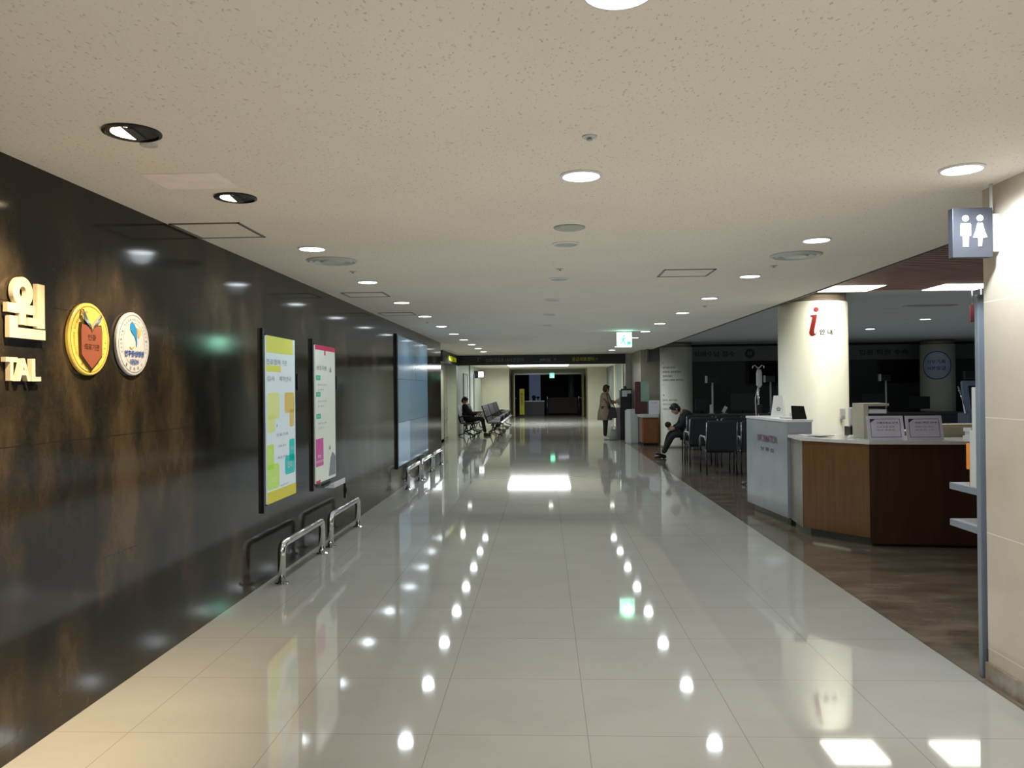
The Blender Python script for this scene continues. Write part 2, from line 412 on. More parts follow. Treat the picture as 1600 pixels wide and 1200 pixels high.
# columns of the hall
def column(cx, cy, r, label):
    t = thing('column', label, 'column', (cx, cy, 0), 'round columns of the waiting hall')
    MB().lathe([(r+.012, 0), (r+.012, .08), (r, .085), (r, HH-.12)], (cx, cy, 0), None, 48).done('shaft', M['column'], t, True)
    MB().lathe([(r-.02, HH-.12), (r-.02, HH-.001)], (cx, cy, 0), None, 48).done('collar', M['collar'], t, True)
    return t
colA = column(3.34, 10.05, .41, 'large round cream column behind the information desk with a red i on it')
colB = column(3.42, 20.8, .41, 'round pale column printed with lines of directions behind the seated man')
colC = column(10.1, 20.9, .41, 'round dim column at the right carrying a round blue ringed sign')
def on_col(cx, cy, r, dx_px, z):   # point on the camera-side of a column, dx metres left/right
    return Vector((cx+dx_px, cy-math.sqrt(max(r*r-dx_px*dx_px, 1e-4))-.004, z))
class CB:
    """wraps flat text onto a round column"""
    @staticmethod
    def add(mb, t, cx, cy, r, a, z, h, m, bold=0., w=None, shear=0.):
        vs, fs = text_mesh(t, bold, shear)
        x0, x1 = min(v.x for v in vs), max(v.x for v in vs); y0, y1 = min(v.y for v in vs), max(v.y for v in vs)
        ky = h/(y1-y0); kx = w/(x1-x0) if w else ky
        o = []
        for v in vs:
            g = a+((v.x-x0)*kx)/r
            o.append(Vector((cx+(r+.003)*math.sin(g), cy-(r+.003)*math.cos(g), z+(v.y-y0)*ky)))
        mb.verts_faces(o, fs, m)
mb = MB()
def ell(cx, cy, rx, ry, n=20): return [(cx+rx*math.cos(2*PI*k/n), cy+ry*math.sin(2*PI*k/n)) for k in range(n)]
def wrap_poly(mb, pts, cx, cy, r, m):
    o = [Vector((cx+(r+.003)*math.sin(x/r), cy-(r+.003)*math.cos(x/r), z)) for x, z in pts]
    mb.verts_faces(o, [tuple(range(len(o)))], m)
A0 = -.18
# italic serif i : dot + slanted stem with serifs
wrap_poly(mb, [(x, z) for x, z in ell(-.087, 2.452, .029, .028)], 3.34, 10.05, .41, M['red'])
wrap_poly(mb, [(-.150, 2.385), (-.075, 2.395), (-.095, 2.28), (-.112, 2.20), (-.108, 2.165), (-.098, 2.162), (-.085, 2.185), (-.078, 2.18), (-.096, 2.15), (-.125, 2.138), (-.155, 2.145), (-.168, 2.175), (-.160, 2.22), (-.142, 2.30), (-.130, 2.36), (-.150, 2.372)], 3.34, 10.05, .41, M['red'])
CB.add(mb, '안 내', 3.34, 10.05, .412, -.13, 2.148, .070, M['ink'], .022, .155)
mb.done('lettering', None, colA)
for (t, a, z, h, w) in (('←', -1.12, 2.13, .05, None), ('소화기내과 내시경', -1.12, 2.01, .05, .36), ('혈액검사실  심장혈관센터', -1.12, 1.90, .05, .52), ('정형외과 호흡기', -1.12, 1.79, .05, .30), ('영상의학과 신경외과  물리치료실', -1.12, 1.69, .05, .58), ('ⓘ', -1.12, 1.58, .04, None), ('↑', -1.12, 1.29, .07, None), ('입원수속  원무과·접수', -1.12, 1.18, .05, .42), ('진료 안내실', -1.12, 1.07, .05, .26), ('외래수납 · 약국', -1.12, .95, .05, .40)):
    if t in '←':
        mb = MB() if z > 2.1 else mb
    CB.add(mb, t, 3.42, 20.8, .41, a, z, h, M['greyink'] if h < .05 else M['ink'], 0, w)
mb.done('lettering', None, colB)
mb = MB()
th = -.62
def arcpt(cx, cz, rr, n=36): return [(cx+rr*math.cos(2*PI*k/n), cz+rr*math.sin(2*PI*k/n)) for k in range(n)]
for rr, mm, dr in ((.36, M['navyink'], 0), (.335, mat('sign_face_lilac', (.66, .69, .78), .4), .002)):
    p = arcpt(-.20, 2.02, rr)
    p = [(max(x, -.41*1.45), z) for x, z in p]
    # fan so that the curved disc follows the column
    o = [Vector((10.1+(.413+dr)*math.sin(x/.41), 20.9-(.413+dr)*math.cos(x/.41), z)) for x, z in p]
    rings = [o]
    cc = [(-.20, 2.02)]
    vs, fs = [], []
    steps = 6
    for s_ in range(steps+1):
        for x, z in p:
            X = -.2+(x+.2)*s_/steps; Zz = 2.02+(z-2.02)*s_/steps
            vs.append(Vector((10.1+(.413+dr)*math.sin(X/.41), 20.9-(.413+dr)*math.cos(X/.41), Zz)))
    n = len(p)
    for s_ in range(steps):
        for k in range(n): fs.append((s_*n+k, s_*n+(k+1) % n, (s_+1)*n+(k+1) % n, (s_+1)*n+k))
    mb.verts_faces(vs, fs, mm)
CB.add(mb, '의무기록', 10.1, 20.9, .417, -1.05, 2.06, .10, M['navyink'], .01, .44)
CB.add(mb, '사본발급', 10.1, 20.9, .417, -1.05, 1.90, .10, M['navyink'], .01, .44)
mb.done('round_sign', None, colC)
# switch plate on the near column
tp = thing('wall_switch', 'small white switch plate on the cream column above the counter', 'switch', (3.565, 9.69, 1.15))
pl_ = MB().box((3.535, 9.672, 1.14), (3.595, 9.70, 1.27), None, .006).done('plate', M['white'], tp)
MB().box((3.55, 9.664, 1.155), (3.58, 9.673, 1.185)).done('button', M['whitegrey'], pl_)

# ------------------------------------------------------------------ dark sign beam and headers
t = thing('sign_beam', 'dark sign beam across the corridor under the ceiling with dim lettering', 'sign', (0, 24.4, 2.26))
MB().box((-2.68, 24.25, 2.26), (2.47, 24.55, 2.558)).done('beam', mat('beam_black', (.10, .12, .13), .35), t)
F = FR_CAM
MB().text('↖', (-1.95, 24.245, 2.42), F, .13, M['greyink']).done('lettering', None, t)
MB().text('소화기내과 내시경센터', (-1.2, 24.245, 2.41), F, .12, M['greyink'], 0, 1.15).done('lettering', None, t)
MB().text('MRI실  ↑', (.13, 24.245, 2.41), F, .10, M['greyink'], .01, .5).done('lettering', None, t)
MB().text('응급의료센터→', (1.25, 24.245, 2.41), F, .12, M['yellowink'], .01, .78).done('lettering', None, t)
t = thing('header_sign', 'dark header sign with lime lettering at the end of the stone wall', 'sign', (-2.65, 22.3, 2.24))
MB().box((-2.95, 20.6, 2.26), (-2.62, 24.24, 2.558)).done('panel', mat('header_black', (.14, .16, .16), .35), t)
MB().text('응급실 안내', (-2.612, 22.75, 2.40), FR_L, .14, M['limeink'], .02, 1.9).done('lettering', None, t)
# faint door and trims in the pale walls
def door(name, x, y0, y1, h, m, side, hy):
    t = thing(name, {'door_1': 'grey green door in the pale wall beside the end of the stone wall', 'door_2': 'grey door in the wall behind the seated person', 'door_3': 'dim glazed door in the right bay beyond the kiosk'}[name], 'door', (x, (y0+y1)/2, 0))
    t['kind'] = 'structure'
    s = side
    lf = MB().box((x, y0, 0), (x+s*.02, y1, h)).done('door_leaf', m, t)
    f = MB().box((x, y0-.06, 0), (x+s*.035, y0, h+.06)).box((x, y1, 0), (x+s*.035, y1+.06, h+.06)).box((x, y0, h), (x+s*.035, y1, h+.06))
    f.done('door_frame', M['greypanel'], t)
    MB().tube([(x+s*.02, hy, .95), (x+s*.06, hy, .95), (x+s*.06, hy+.1, .95)], .012).done('door_handle', M['steel'], lf)
door('door_1', -2.95, 21.9, 23.2, 2.1, mat('door_leaf_pale', (.76, .77, .68), .4), 1, 22.0)
door('door_2', -3.2, 31.5, 33.0, 2.1, M['greypaint'], 1, 31.6)
door('door_3', 3.2, 28.2, 30.6, 2.2, M['glass'], -1, 28.4)
struct('trim_1', MB().box((-3.2, 34.0, 0), (-3.16, 34.3, HC)).box((-3.2, 36.0, 0), (-3.16, 36.25, 2.2)), M['greypanel'])
struct('trim_2', MB().box((3.14, 26.6, 0), (3.2, 26.9, HC)).box((3.14, 32, 0), (3.2, 32.4, HC)).box((3.14, 35.5, 0), (3.2, 36, HC)), M['cream_wall'])
# wall cabinet and boxes on pale wall
t = thing('hose_cabinet', 'small grey box low on the pale wall past the stone wall', 'box', (-2.93, 23.7, .35))
MB().box((-2.95, 23.45, .62), (-2.89, 23.85, 1.0), None, .01).done('cabinet_body', M['greypaint'], t)
MB().box((-2.89, 23.5, .66), (-2.885, 23.8, .96)).done('cabinet_door', M['whitegrey'], t)
# projecting lit sign in the bay
t = thing('projecting_sign', 'small lit white sign projecting high on the left bay wall', 'sign', (-2.95, 36.5, 2.1))
MB().box((-3.2, 36.45, 2.02), (-2.75, 36.55, 2.36)).done('sign_box', M['darkgrey'], t)
MB().box((-3.0, 36.43, 2.06), (-2.77, 36.45, 2.32)).done('sign_face', lit('bay_sign_lit', (.95, .97, 1), 2.2), t)
# luminous ceiling strip beyond the beam
t = thing('ceiling_light_panel', 'long bright strip light in the ceiling just beyond the dark sign beam', 'light', (-.24, 34.2, HC-.02))
MB().box((-1.57, 32.4, HC-.03), (1.09, 36.1, HC-.001)).done('frame', M['white'], t)
MB().box((-1.54, 32.45, HC-.04), (1.06, 36.05, HC-.03)).done('diffuser', M['strip_light'], t)

# ------------------------------------------------------------------ dark room seen through the far doorway
t = thing('door_leaf', 'open olive door leaf on the left of the far doorway', 'door', (-1.6, 43.2, 0))
lf = MB().box((-1.66, 42.6, .01), (-1.60, 43.78, 2.26)).done('leaf', M['olivedoor'], t)
MB().box((-1.60, 42.6, .01), (-1.56, 42.66, 2.26)).done('edge_trim', M['cream_wall'], t)
MB().tube([(-1.60, 42.8, 1.0), (-1.5, 42.8, 1.0), (-1.5, 42.95, 1.0)], .02).done('handle', M['steel'], lf)
t = thing('door_leaf', 'open olive door leaf on the right of the far doorway', 'door', (2.0, 43.2, 0))
lf = MB().box((2.04, 42.6, .01), (2.10, 43.78, 2.26)).done('leaf', M['olivedoor'], t)
MB().tube([(2.04, 42.8, 1.0), (1.94, 42.8, 1.0), (1.94, 42.95, 1.0)], .02).done('handle', M['steel'], lf)
t = thing('standing_banner', 'narrow yellow standing banner just inside the far doorway', 'banner', (-1.22, 43.6, 0))
MB().box((-1.34, 43.48, .1), (-1.08, 43.5, 1.5)).done('panel', M['yellow'], t)
MB().tube([(-1.21, 43.49, 0.0), (-1.21, 43.52, 1.55)], .015).box((-1.4, 43.4, 0), (-1.02, 43.62, .03)).done('stand', M['black'], t)
MB().text('출입제한', (-1.21, 43.475, .95), (Z_*-1, X_, -Y_), .13, M['ink'], .01, .7).done('lettering', None, t)
t = thing('partition_wall', 'pale blue grey lit wall panel inside the dark far room', 'partition', (-.55, 50, 0))
MB().box((-.93, 50, .6), (-.22, 50.1, 2.5)).done('lit_face', M['darkblue'], t)
MB().box((-.93, 50.02, 0), (-.22, 50.12, .6)).done('lower_panel', M['darkgrey'], t)
tag(MB().lathe([(.2, 0), (.2, 2.55)], (1.68, 49, 0)).done('round_pillar', mat('dim_pillar', (.34, .40, .41), .4), None, True), 'slim grey pillar inside the dark far room', 'pillar')
t = thing('sofa', 'low brown sofa back between two posts in the dark far room', 'sofa', (1.1, 46.2, 0))
MB().box((.22, 46, .05), (1.95, 46.3, .98), None, .05).done('backrest', M['sofa'], t)
MB().box((.22, 46.3, .05), (1.95, 46.9, .45), None, .04).done('seat', M['sofa'], t)
MB().tube([(.17, 45.95, 0), (.17, 45.95, 1.05)], .03).done('post', M['steel'], t)
MB().tube([(2.0, 45.95, 0), (2.0, 45.95, 1.05)], .03).done('post', M['steel'], t)
t = thing('low_counter', 'low dim counter left of the sofa in the dark far room', 'counter', (-.6, 47, 0))
MB().box((-1.3, 46.9, 0), (.0, 47.3, .75)).done('cabinet', M['darkgrey'], t)
MB().box((-1.33, 46.86, .75), (.02, 47.34, .79)).done('counter_top', M['steel'], t)
tag(MB().ball((-.6, 47.05, 1.0), (.12, .10, .12)).lathe([(.10, 0), (.12, .04), (.04, .1)], (-.6, 47.05, .79)).ball((-.36, 47.05, .98), (.1, .1, .07)).tube([(-.36, 47.05, .79), (-.36, 47.05, .95)], .03).done('desk_ornament', M['black'], None, True), 'small dark object on the low counter in the far room', 'ornament')

def exit_sign(c, w, h, label, m1, m2):
    x, y, z = c
    t = thing('exit_sign', label, 'exit sign', (x, y, z-h/2), 'lit green exit signs')
    MB().box((x-w/2-.006, y-.02, z-h/2-.006), (x+w/2+.006, y+.02, z+h/2+.006)).done('sign_box', M['whitegrey'], t)
    g = MB()
    g.rect(-w/2, -h/2, w/2, h/2, (x, y-.021, z), FR_CAM, .002, m1)
    g.rect(w*.20, -h*.34, w*.44, -h*.12, (x, y-.024, z), FR_CAM, .002, m2)
    # running figure
    g.prism(ell(-.02*w, h*.26, h*.07, h*.07, 12), (x, y-.024, z), FR_CAM, .002, m2)
    g.prism([(-.12*w, h*.14), (.03*w, h*.16), (.12*w, .02*h), (.06*w, 0), (0, .06*h), (-.02*w, -.08*h), (.1*w, -.2*h), (.06*w, -.32*h), (-.02*w, -.3*h), (.0*w, -.2*h), (-.1*w, -.12*h), (-.2*w, -.3*h), (-.26*w, -.26*h), (-.14*w, -.04*h)], (x, y-.0235, z), FR_CAM, .001, m2)
    g.done('sign_face', None, t)
    for q in (-1, 1): MB().tube([(x+q*w*.25, y, z+h/2), (x+q*w*.25, y, HC)], .006).done('hanger', M['steel'], t)
    return t
exit_sign((1.458, 14.5, 2.405), .265, .265, 'glowing pale green exit sign hanging near right ceiling lights', M['exit'], M['exit_green'])
exit_sign((.43, 42.5, 2.2), .24, .26, 'tiny green exit sign glowing before the far dark doorway', M['exit_glow'], M['exit'])

# ------------------------------------------------------------------ ceiling fittings
def downlight_proto(name='downlight'):
    t = thing(name, 'x', 'light', (0, 0, HC), 'recessed round downlights')
    MB().lathe([(.100, 0), (.100, -.006), (.088, -.010), (.086, -.004), (.086, 0)], (0, 0, HC)).done('trim_ring', M['white'], t, False)
    MB().lathe([(.084, -.001), (.084, -.008)], (0, 0, HC)).done('lens', M['lens'], t)
    return t
dl = downlight_proto(); used = False
def lamp(x, y, z, col, e, r=.07, cone=168, blend=.6, tgt=None):
    L = bpy.data.lights.new('downlight_lamp', 'SPOT'); L.energy = e; L.color = col; L.shadow_soft_size = r
    L.spot_size = math.radians(cone); L.spot_blend = blend
    o = bpy.data.objects.new('downlight_lamp', L); C.objects.link(o); o.location = (x, y, z)
    if tgt: o.rotation_euler = (Vector(tgt)-Vector((x, y, z))).to_track_quat('-Z', 'Y').to_euler()
    return o
WH = (.84, .94, 1.0)
def place_dl(x, y, z, label, e=24, col=WH):
    global used
    if not used: dl.location = (x, y, z); dl['label'] = label; used = True
    else: dup(dl, (x, y, z), label)
    lamp(x, y, z-.02, col, e*1.5)
ys = [3.82+1.79*i for i in range(11)]
for i, y in enumerate(ys[1:]):
    if y > 23: continue
    place_dl(-1.64, y, HC, f'round lit downlight, {ORD[i]} from the near end of the left ceiling row')
for i, y in enumerate(ys):
    if y > 23: continue
    place_dl(1.97 if i == 0 else (1.90 if y < 12 else 1.85), y, HC, f'round lit downlight, {ORD[i]} from the near end of the right ceiling row', 24 if i else 80)
place_dl(.187, 3.80, HC, 'round lit downlight in the middle of the ceiling beyond the sprinkler', 30, (1, .95, .87))
place_dl(.20, 2.03, HC, 'round lit downlight cut by the top edge of the photo', 30, (1, .95, .87))
for x in (-1.6, .2): lamp(x, .25, HC-.02, (1, .93, .82), 40)
for x in (-1.6, .2, 1.9): lamp(x, -2.2, HC-.02, (1, .93, .82), 40)
place_dl(6.60, 16.4, HH, 'round lit downlight in the hall ceiling, farther of the two', 40)
place_dl(6.62, 14.1, HH, 'round lit downlight in the hall ceiling, nearer of the two', 40)
# hidden-in-photo bay lights of the left bay and corridor end
for x, y in ((-2.6, 27.5), (0.2, 27.5), (2.3, 27.5), (-2.4, 38)): lamp(x, y, HC-.05, (1, 1, .9), 40, .08)

def spotlight(x, y, ex, label):
    t = thing('eyeball_spotlight', label, 'light', (x, y, HC), 'warm adjustable spotlights aimed at the stone wall')
    MB().lathe([(.108, 0), (.108, -.008), (.096, -.012), (.094, -.006), (.094, 0)], (x, y, HC)).done('trim_ring', M['black'], t)
    MB().lathe([(.093, -.001), (.093, -.004)], (x, y, HC)).done('recess', M['black'], t)  # flat disc, the shade of a recess put into its black colour
    g = MB(); pts = [(.082*math.cos(a), .082*math.sin(a)) for a in [math.radians(q) for q in range(100, 285, 12)]]
    g.prism(pts, (x+.006, y, HC-.0045), (X_, Y_, -Z_), .002)
    g.done('lamp', M['warm_lens'], t)
    MB().prism([(-.02, .085), (.02, .07), (.035, -.06), (.0, -.082)], (x, y, HC-.0045), (X_, Y_, -Z_), .006).done('shade_flap', M['darkgrey'], t)
    lamp(x-.03, y, HC-.04, (1., .76, .46), ex, .03, 88, .9, (WL, y+.0, 1.25))
spotlight(-1.588, 3.03, 210, 'dark rimmed warm spotlight in the ceiling, nearer of two')
spotlight(-1.596, 4.09, 130, 'dark rimmed warm spotlight in the ceiling, farther of two')
lamp(-1.59, 1.9, HC-.04, (1., .76, .46), 190, .03, 96, .9, (WL, 1.95, 1.0))

def round_diffuser(x, y, r, label):
    t = thing('ceiling_diffuser', label, 'air vent', (x, y, HC), 'round ceiling air diffusers')
    MB().lathe([(r, 0), (r, -.008), (r*.9, -.016), (r*.84, -.006), (r*.78, -.003), (r*.70, -.016), (r*.64, -.006), (r*.6, -.002)], (x, y, HC), None, 40).done('ring', M['whitegrey'], t)
    MB().lathe([(r*.5, -.003), (r*.44, -.02), (r*.2, -.024)], (x, y, HC), None, 40).done('cone', M['whitegrey'], t)
round_diffuser(-1.64, 6.155, .195, 'round white air diffuser near the left ceiling lights')
round_diffuser(1.96, 6.25, .195, 'round white air diffuser near the right ceiling lights')
def access(x, y, w, d, label, m='ceil'):
    t = thing('access_panel', label, 'panel', (x, y, HC), 'square ceiling access panels')
    f = MB(); b = .018
    for a, c in (((x-w/2, y-d/2), (x+w/2, y-d/2+b)), ((x-w/2, y+d/2-b), (x+w/2, y+d/2)), ((x-w/2, y-d/2), (x-w/2+b, y+d/2)), ((x+w/2-b, y-d/2), (x+w/2, y+d/2))):
        f.box((a[0], a[1], HC-.006), (c[0], c[1], HC))
    f.done('frame', mat('alu_frame', (.50, .49, .46), .4, .5), t)
    MB().box((x-w/2+b, y-d/2+b, HC-.003), (x+w/2-b, y+d/2-b, HC)).done('cover', M['ceil'], t)
access(-2.03, 4.93, .43, .46, 'large square access panel in the ceiling beside the dark wall')
access(1.27, 7.14, .45, .44, 'square access panel in the ceiling right of the middle')
access(-1.88, 8.40, .45, .40, 'small looking access panel beyond the left round diffuser')
access(-1.95, 10.6, .45, .40, 'faint access panel far along the left edge of the ceiling')
tag(MB().box((-1.86, 3.62, HC-.003), (-1.50, 3.90, HC)).done('cover_plate', mat('plate_paint', (.93, .90, .87), .8)), 'flush pale rectangular cover plate between the two warm spotlights', 'cover')  # thin pale sheet for a lighter rectangle of the ceiling
tag(MB().lathe([(.1, 0), (.1, -.006), (.085, -.012)], (.17, 5.03, HC), None, 32).done('ceiling_speaker', M['greypaint']), 'flat grey round speaker plate in the middle of the ceiling', 'speaker')
for i, (x, y) in enumerate(((.163, 5.6), (.146, 7.38), (.112, 9.14), (.09, 10.96), (.082, 12.86))):
    t = thing('unlit_downlight', f'unlit recessed downlight, {ORD[i]} from the near end of the middle ceiling row', 'light', (x, y, HC), 'unlit downlights along the middle of the ceiling')
    MB().lathe([(.095, 0), (.095, -.007), (.082, -.011), (.08, -.003)], (x, y, HC)).done('trim_ring', M['white'], t)
    MB().lathe([(.079, -.001), (.075, -.005)], (x, y, HC)).done('recess', M['greypaint'], t)
for i, (x, y, l) in enumerate(((.193, 3.213, 'before the lit middle downlight'), (.146, 6.78, 'between the unlit middle downlights'), (-1.62, 6.74, 'past the left round diffuser'), (1.943, 6.79, 'past the right round diffuser'), (2.03, 10.11, 'far along the right row of lights'), (-1.75, 12.0, 'far along the left row of lights'))):
    t = thing('sprinkler_head', 'small ceiling sprinkler ' + l, 'sprinkler', (x, y, HC), 'ceiling sprinkler heads')
    es_ = MB().lathe([(.032, .002), (.03, -.005), (.012, -.008)], (x, y, HC), None, 20).done('escutcheon', M['whitegrey'], t)
    MB().lathe([(.006, -.006), (.006, -.013), (.012, -.014), (.012, -.017)], (x, y, HC), None, 12).done('nozzle', M['steel'], es_)
tag(MB().lathe([(.035, 0), (.035, -.005), (.03, -.008)], (-1.602, 3.19, HC), None, 20).done('detector_base', M['whitegrey']), 'small beige cap in the ceiling beside the nearer warm spotlight', 'cap')
# hall ceiling fittings
def hall_panel(x0, x1, y0, y1, label):
    t = thing('panel_light', label, 'light', ((x0+x1)/2, (y0+y1)/2, HH-.03), 'square lit ceiling panels over the desk')
    MB().box((x0-.015, y0-.015, HH-.028), (x1+.015, y1+.015, HH-.021)).done('frame', M['white'], t)
    MB().box((x0, y0, HH-.034), (x1, y1, HH-.028)).done('diffuser', M['panel_light'], t)
    L = bpy.data.lights.new('panel_lamp', 'AREA'); L.shape = 'RECTANGLE'; L.size = x1-x0; L.size_y = y1-y0; L.energy = 10; L.color = (1, .95, .84)
    o = bpy.data.objects.new('panel_lamp', L); C.objects.link(o); o.location = ((x0+x1)/2, (y0+y1)/2, HH-.04)
hall_panel(3.2, 3.8, 9.0, 9.55, 'square lit ceiling panel next to the large cream column')
hall_panel(4.45, 5.05, 9.0, 9.55, 'square lit ceiling panel beside the cream marble pier')
tag(MB().box((5.2, 11.6, HH-.012), (5.9, 11.75, HH)).box((5.25, 11.65, HH-.02), (5.85, 11.7, HH-.012)).done('slot_diffuser', M['greypaint']), 'dim linear air slot in the hall ceiling', 'air vent')
t = thing('hanging_sign', 'dark maroon hanging sign beside the marble pier', 'sign', (4.78, 9.3, 2.3))
MB().box((4.865, 9.28, 2.25), (5.02, 9.31, 2.45)).done('board', M['maroon'], t)
for q in (4.89, 4.99): MB().tube([(q, 9.295, 2.45), (q, 9.295, HH-.022)], .005).done('hanger', M['steel'], t)

# ------------------------------------------------------------------ things on the left wall
def letter(ch, y, z, h, w, bold, label, ex=.02, d=.02):
    mb = MB(); mb.text(ch, (WL+d+ex, y, z), FR_L, h, M['letter'], bold, w, 0., ex)
    o = mb.done('sign_letter'); tag(o, label, 'letter', 'raised ivory letters on the stone wall'); return o
g = MB(); o_ = (WL+.010, 3.246, 1.785); D = .020
cc = (.088, .197); ro = [(cc[0]+.066*math.cos(2*PI*k/36), cc[1]+.066*math.sin(2*PI*k/36)) for k in range(36)]; ri = [(cc[0]+.022*math.cos(2*PI*k/36), cc[1]+.026*math.sin(2*PI*k/36)) for k in range(36)]
vs_ = [Vector(o_)+Y_*a+Z_*b+X_*h for h in (0, D) for ring_ in (ro, ri) for a, b in ring_]; fs_ = []
for k in range(36):
    k2 = (k+1) % 36
    fs_ += [(k, k2, 36+k2, 36+k), (72+k, 72+k2, 108+k2, 108+k), (k, k2, 72+k2, 72+k), (36+k, 36+k2, 108+k2, 108+k)]
g.verts_faces(vs_, fs_, M['letter'])
for a in ((-.012, .106, .168, .146), (.066, .058, .106, .110), (.122, .058, .19, .092), (.184, .050, .236, .246), (0, .0445, .052, .092), (0, 0, .240, .044)): g.rect(*a, o_, FR_L, D+.0004*a[2], M['letter'], .0)
tag(g.done('sign_letter'), 'large raised ivory syllable above the Latin letters', 'letter', 'raised ivory letters on the stone wall')
letter('T', 3.262, 1.652, .098, .075, .03, 'raised ivory letter T at the left edge', .011, .006)
letter('A', 3.340, 1.650, .098, .088, .03, 'raised ivory letter A between T and L', .011, .006)
letter('L', 3.425, 1.650, .098, .060, .03, 'raised ivory letter L next to the gold emblem', .011, .006)
def arc_text(mb, s, c, r, a0, a1, h, m, inward=False):
    n = len(s)
    for i, ch in enumerate(s):
        if ch == ' ': continue
        a = math.radians(a0+(a1-a0)*(i/(n-1)))
        p = Vector(c)+Y_*math.cos(a)*r+Z_*math.sin(a)*r
        mb.text(ch, p, FR_L, h, m, .01, h*.8, rot=(a+PI/2 if inward else a-PI/2))
def emblem(y, z, R, label, body, dk, kind):
    t = thing('wall_emblem', label, 'emblem', (WL, y, z-R))
    f = (Y_, Z_, X_)
    MB().lathe([(R*.97, 0), (R, .006), (R, .018), (R*.97, .022)], (WL, y, z), None, 56, f).done('disc', body, t)
    x = WL+.023
    g = MB()
    def ring(r0, r1):
        n = 56; vs = []; 
        for r in (r0, r1):
            for k in range(n): a = 2*PI*k/n; vs.append(Vector((x, y+r*math.cos(a), z+r*math.sin(a))))
        g.verts_faces(vs, [(k, (k+1) % n, n+(k+1) % n, n+k) for k in range(n)], dk)
    ring(R*.90, R*.92)
    if kind == 'gold':
        arc_text(g, 'HEALTHCARE ACCREDITATION', (x+.001, y, z), R*.76, 215, 100, .011, dk)
        arc_text(g, '보건복지부', (x+.001, y, z), R*.78, 240, 300, .018, dk, True)
        arc_text(g, 'KOREA', (x+.001, y, z), R*.76, 20, -30, .011, dk)
    else:
        ring(R*.66, R*.67)
        arc_text(g, 'KOREAN RESEARCH HOSPITAL', (x+.001, y, z), R*.78, 200, -20, .013, dk)
        arc_text(g, '보건복지부', (x+.001, y, z), R*.80, 235, 305, .02, dk, True)
    g.done('engraving', None, t)
    k = R
    if kind == 'gold':
        sh = [(-.48, .42), (-.28, .38), (0, .30), (.28, .38), (.48, .40), (.52, .2), (.5, -.45), (.25, -.66), (0, -.84), (-.25, -.66), (-.5, -.45), (-.52, .2)]
        q = MB(); q.prism([(a*k*1.07, b*k*1.06) for a, b in sh], (x, y, z), f, .006, M['shield_rim'])
        q.prism([(a*k*.98, b*k*.97) for a, b in sh], (x+.006, y, z), f, .003, M['shield'])
        q.text('인증', (x+.010, y, z+.05*k), f, .030, M['shield_rim'], .01, .07)
        q.text('의료기관', (x+.010, y, z-.22*k), f, .032, M['shield_rim'], .01, .13)
        q.done('shield', None, t)
        q = MB()
        q.prism([(a*k, b*k) for a, b in [(-.44, .80), (-.36, .72), (-.2, .52), (-.06, .38), (0, .2), (-.06, .30), (-.2, .38), (-.38, .50), (-.46, .62)]], (x, y, z), f, .014, M['chrome'])
        q.prism([(a*k, b*k) for a, b in [(.48, .72), (.40, .66), (.22, .52), (.05, .36), (0, .2), (.1, .34), (.26, .40), (.42, .54)]], (x, y, z), f, .014, M['chrome'])
        q.done('leaf', None, t)
    else:
        q = MB()
        q.prism([(a*k, b*k) for a, b in [(-.22, .62), (-.12, .70), (.02, .62), (.12, .48), (.16, .30), (.17, .05), (.14, -.10), (.10, .10), (.02, .25), (-.16, .36), (-.24, .48)]], (x, y, z), f, .003, M['blue'])
        q.prism([(a*k, b*k) for a, b in [(.14, .52), (.42, .44), (.40, .30), (.26, .18), (.2, .38)]], (x, y, z), f, .003, M['peach'])
        q.prism([(a*k, b*k) for a, b in [(-.28, -.10), (-.2, -.17), (-.08, -.16), (.02, -.06), (-.1, -.12), (-.2, -.12)]], (x, y, z), f, .003, M['olive'])
        q.text('연구중심병원', (x+.003, y+.0, z-.31*k), f, .034, M['navyink'], .035, .205)
        q.text('KRDH', (x+.003, y+.0, z-.56*k), f, .026, M['navyink'], .03, .085)
        q.done('logo', None, t)
emblem(3.850, 1.812, .178, 'gold round emblem with a brown shield on the stone wall', M['gold'], M['gold_dk'], 'gold')
emblem(4.272, 1.812, .172, 'silver round emblem with a blue figure on the stone wall', M['silver'], M['silver_dk'], 'silver')

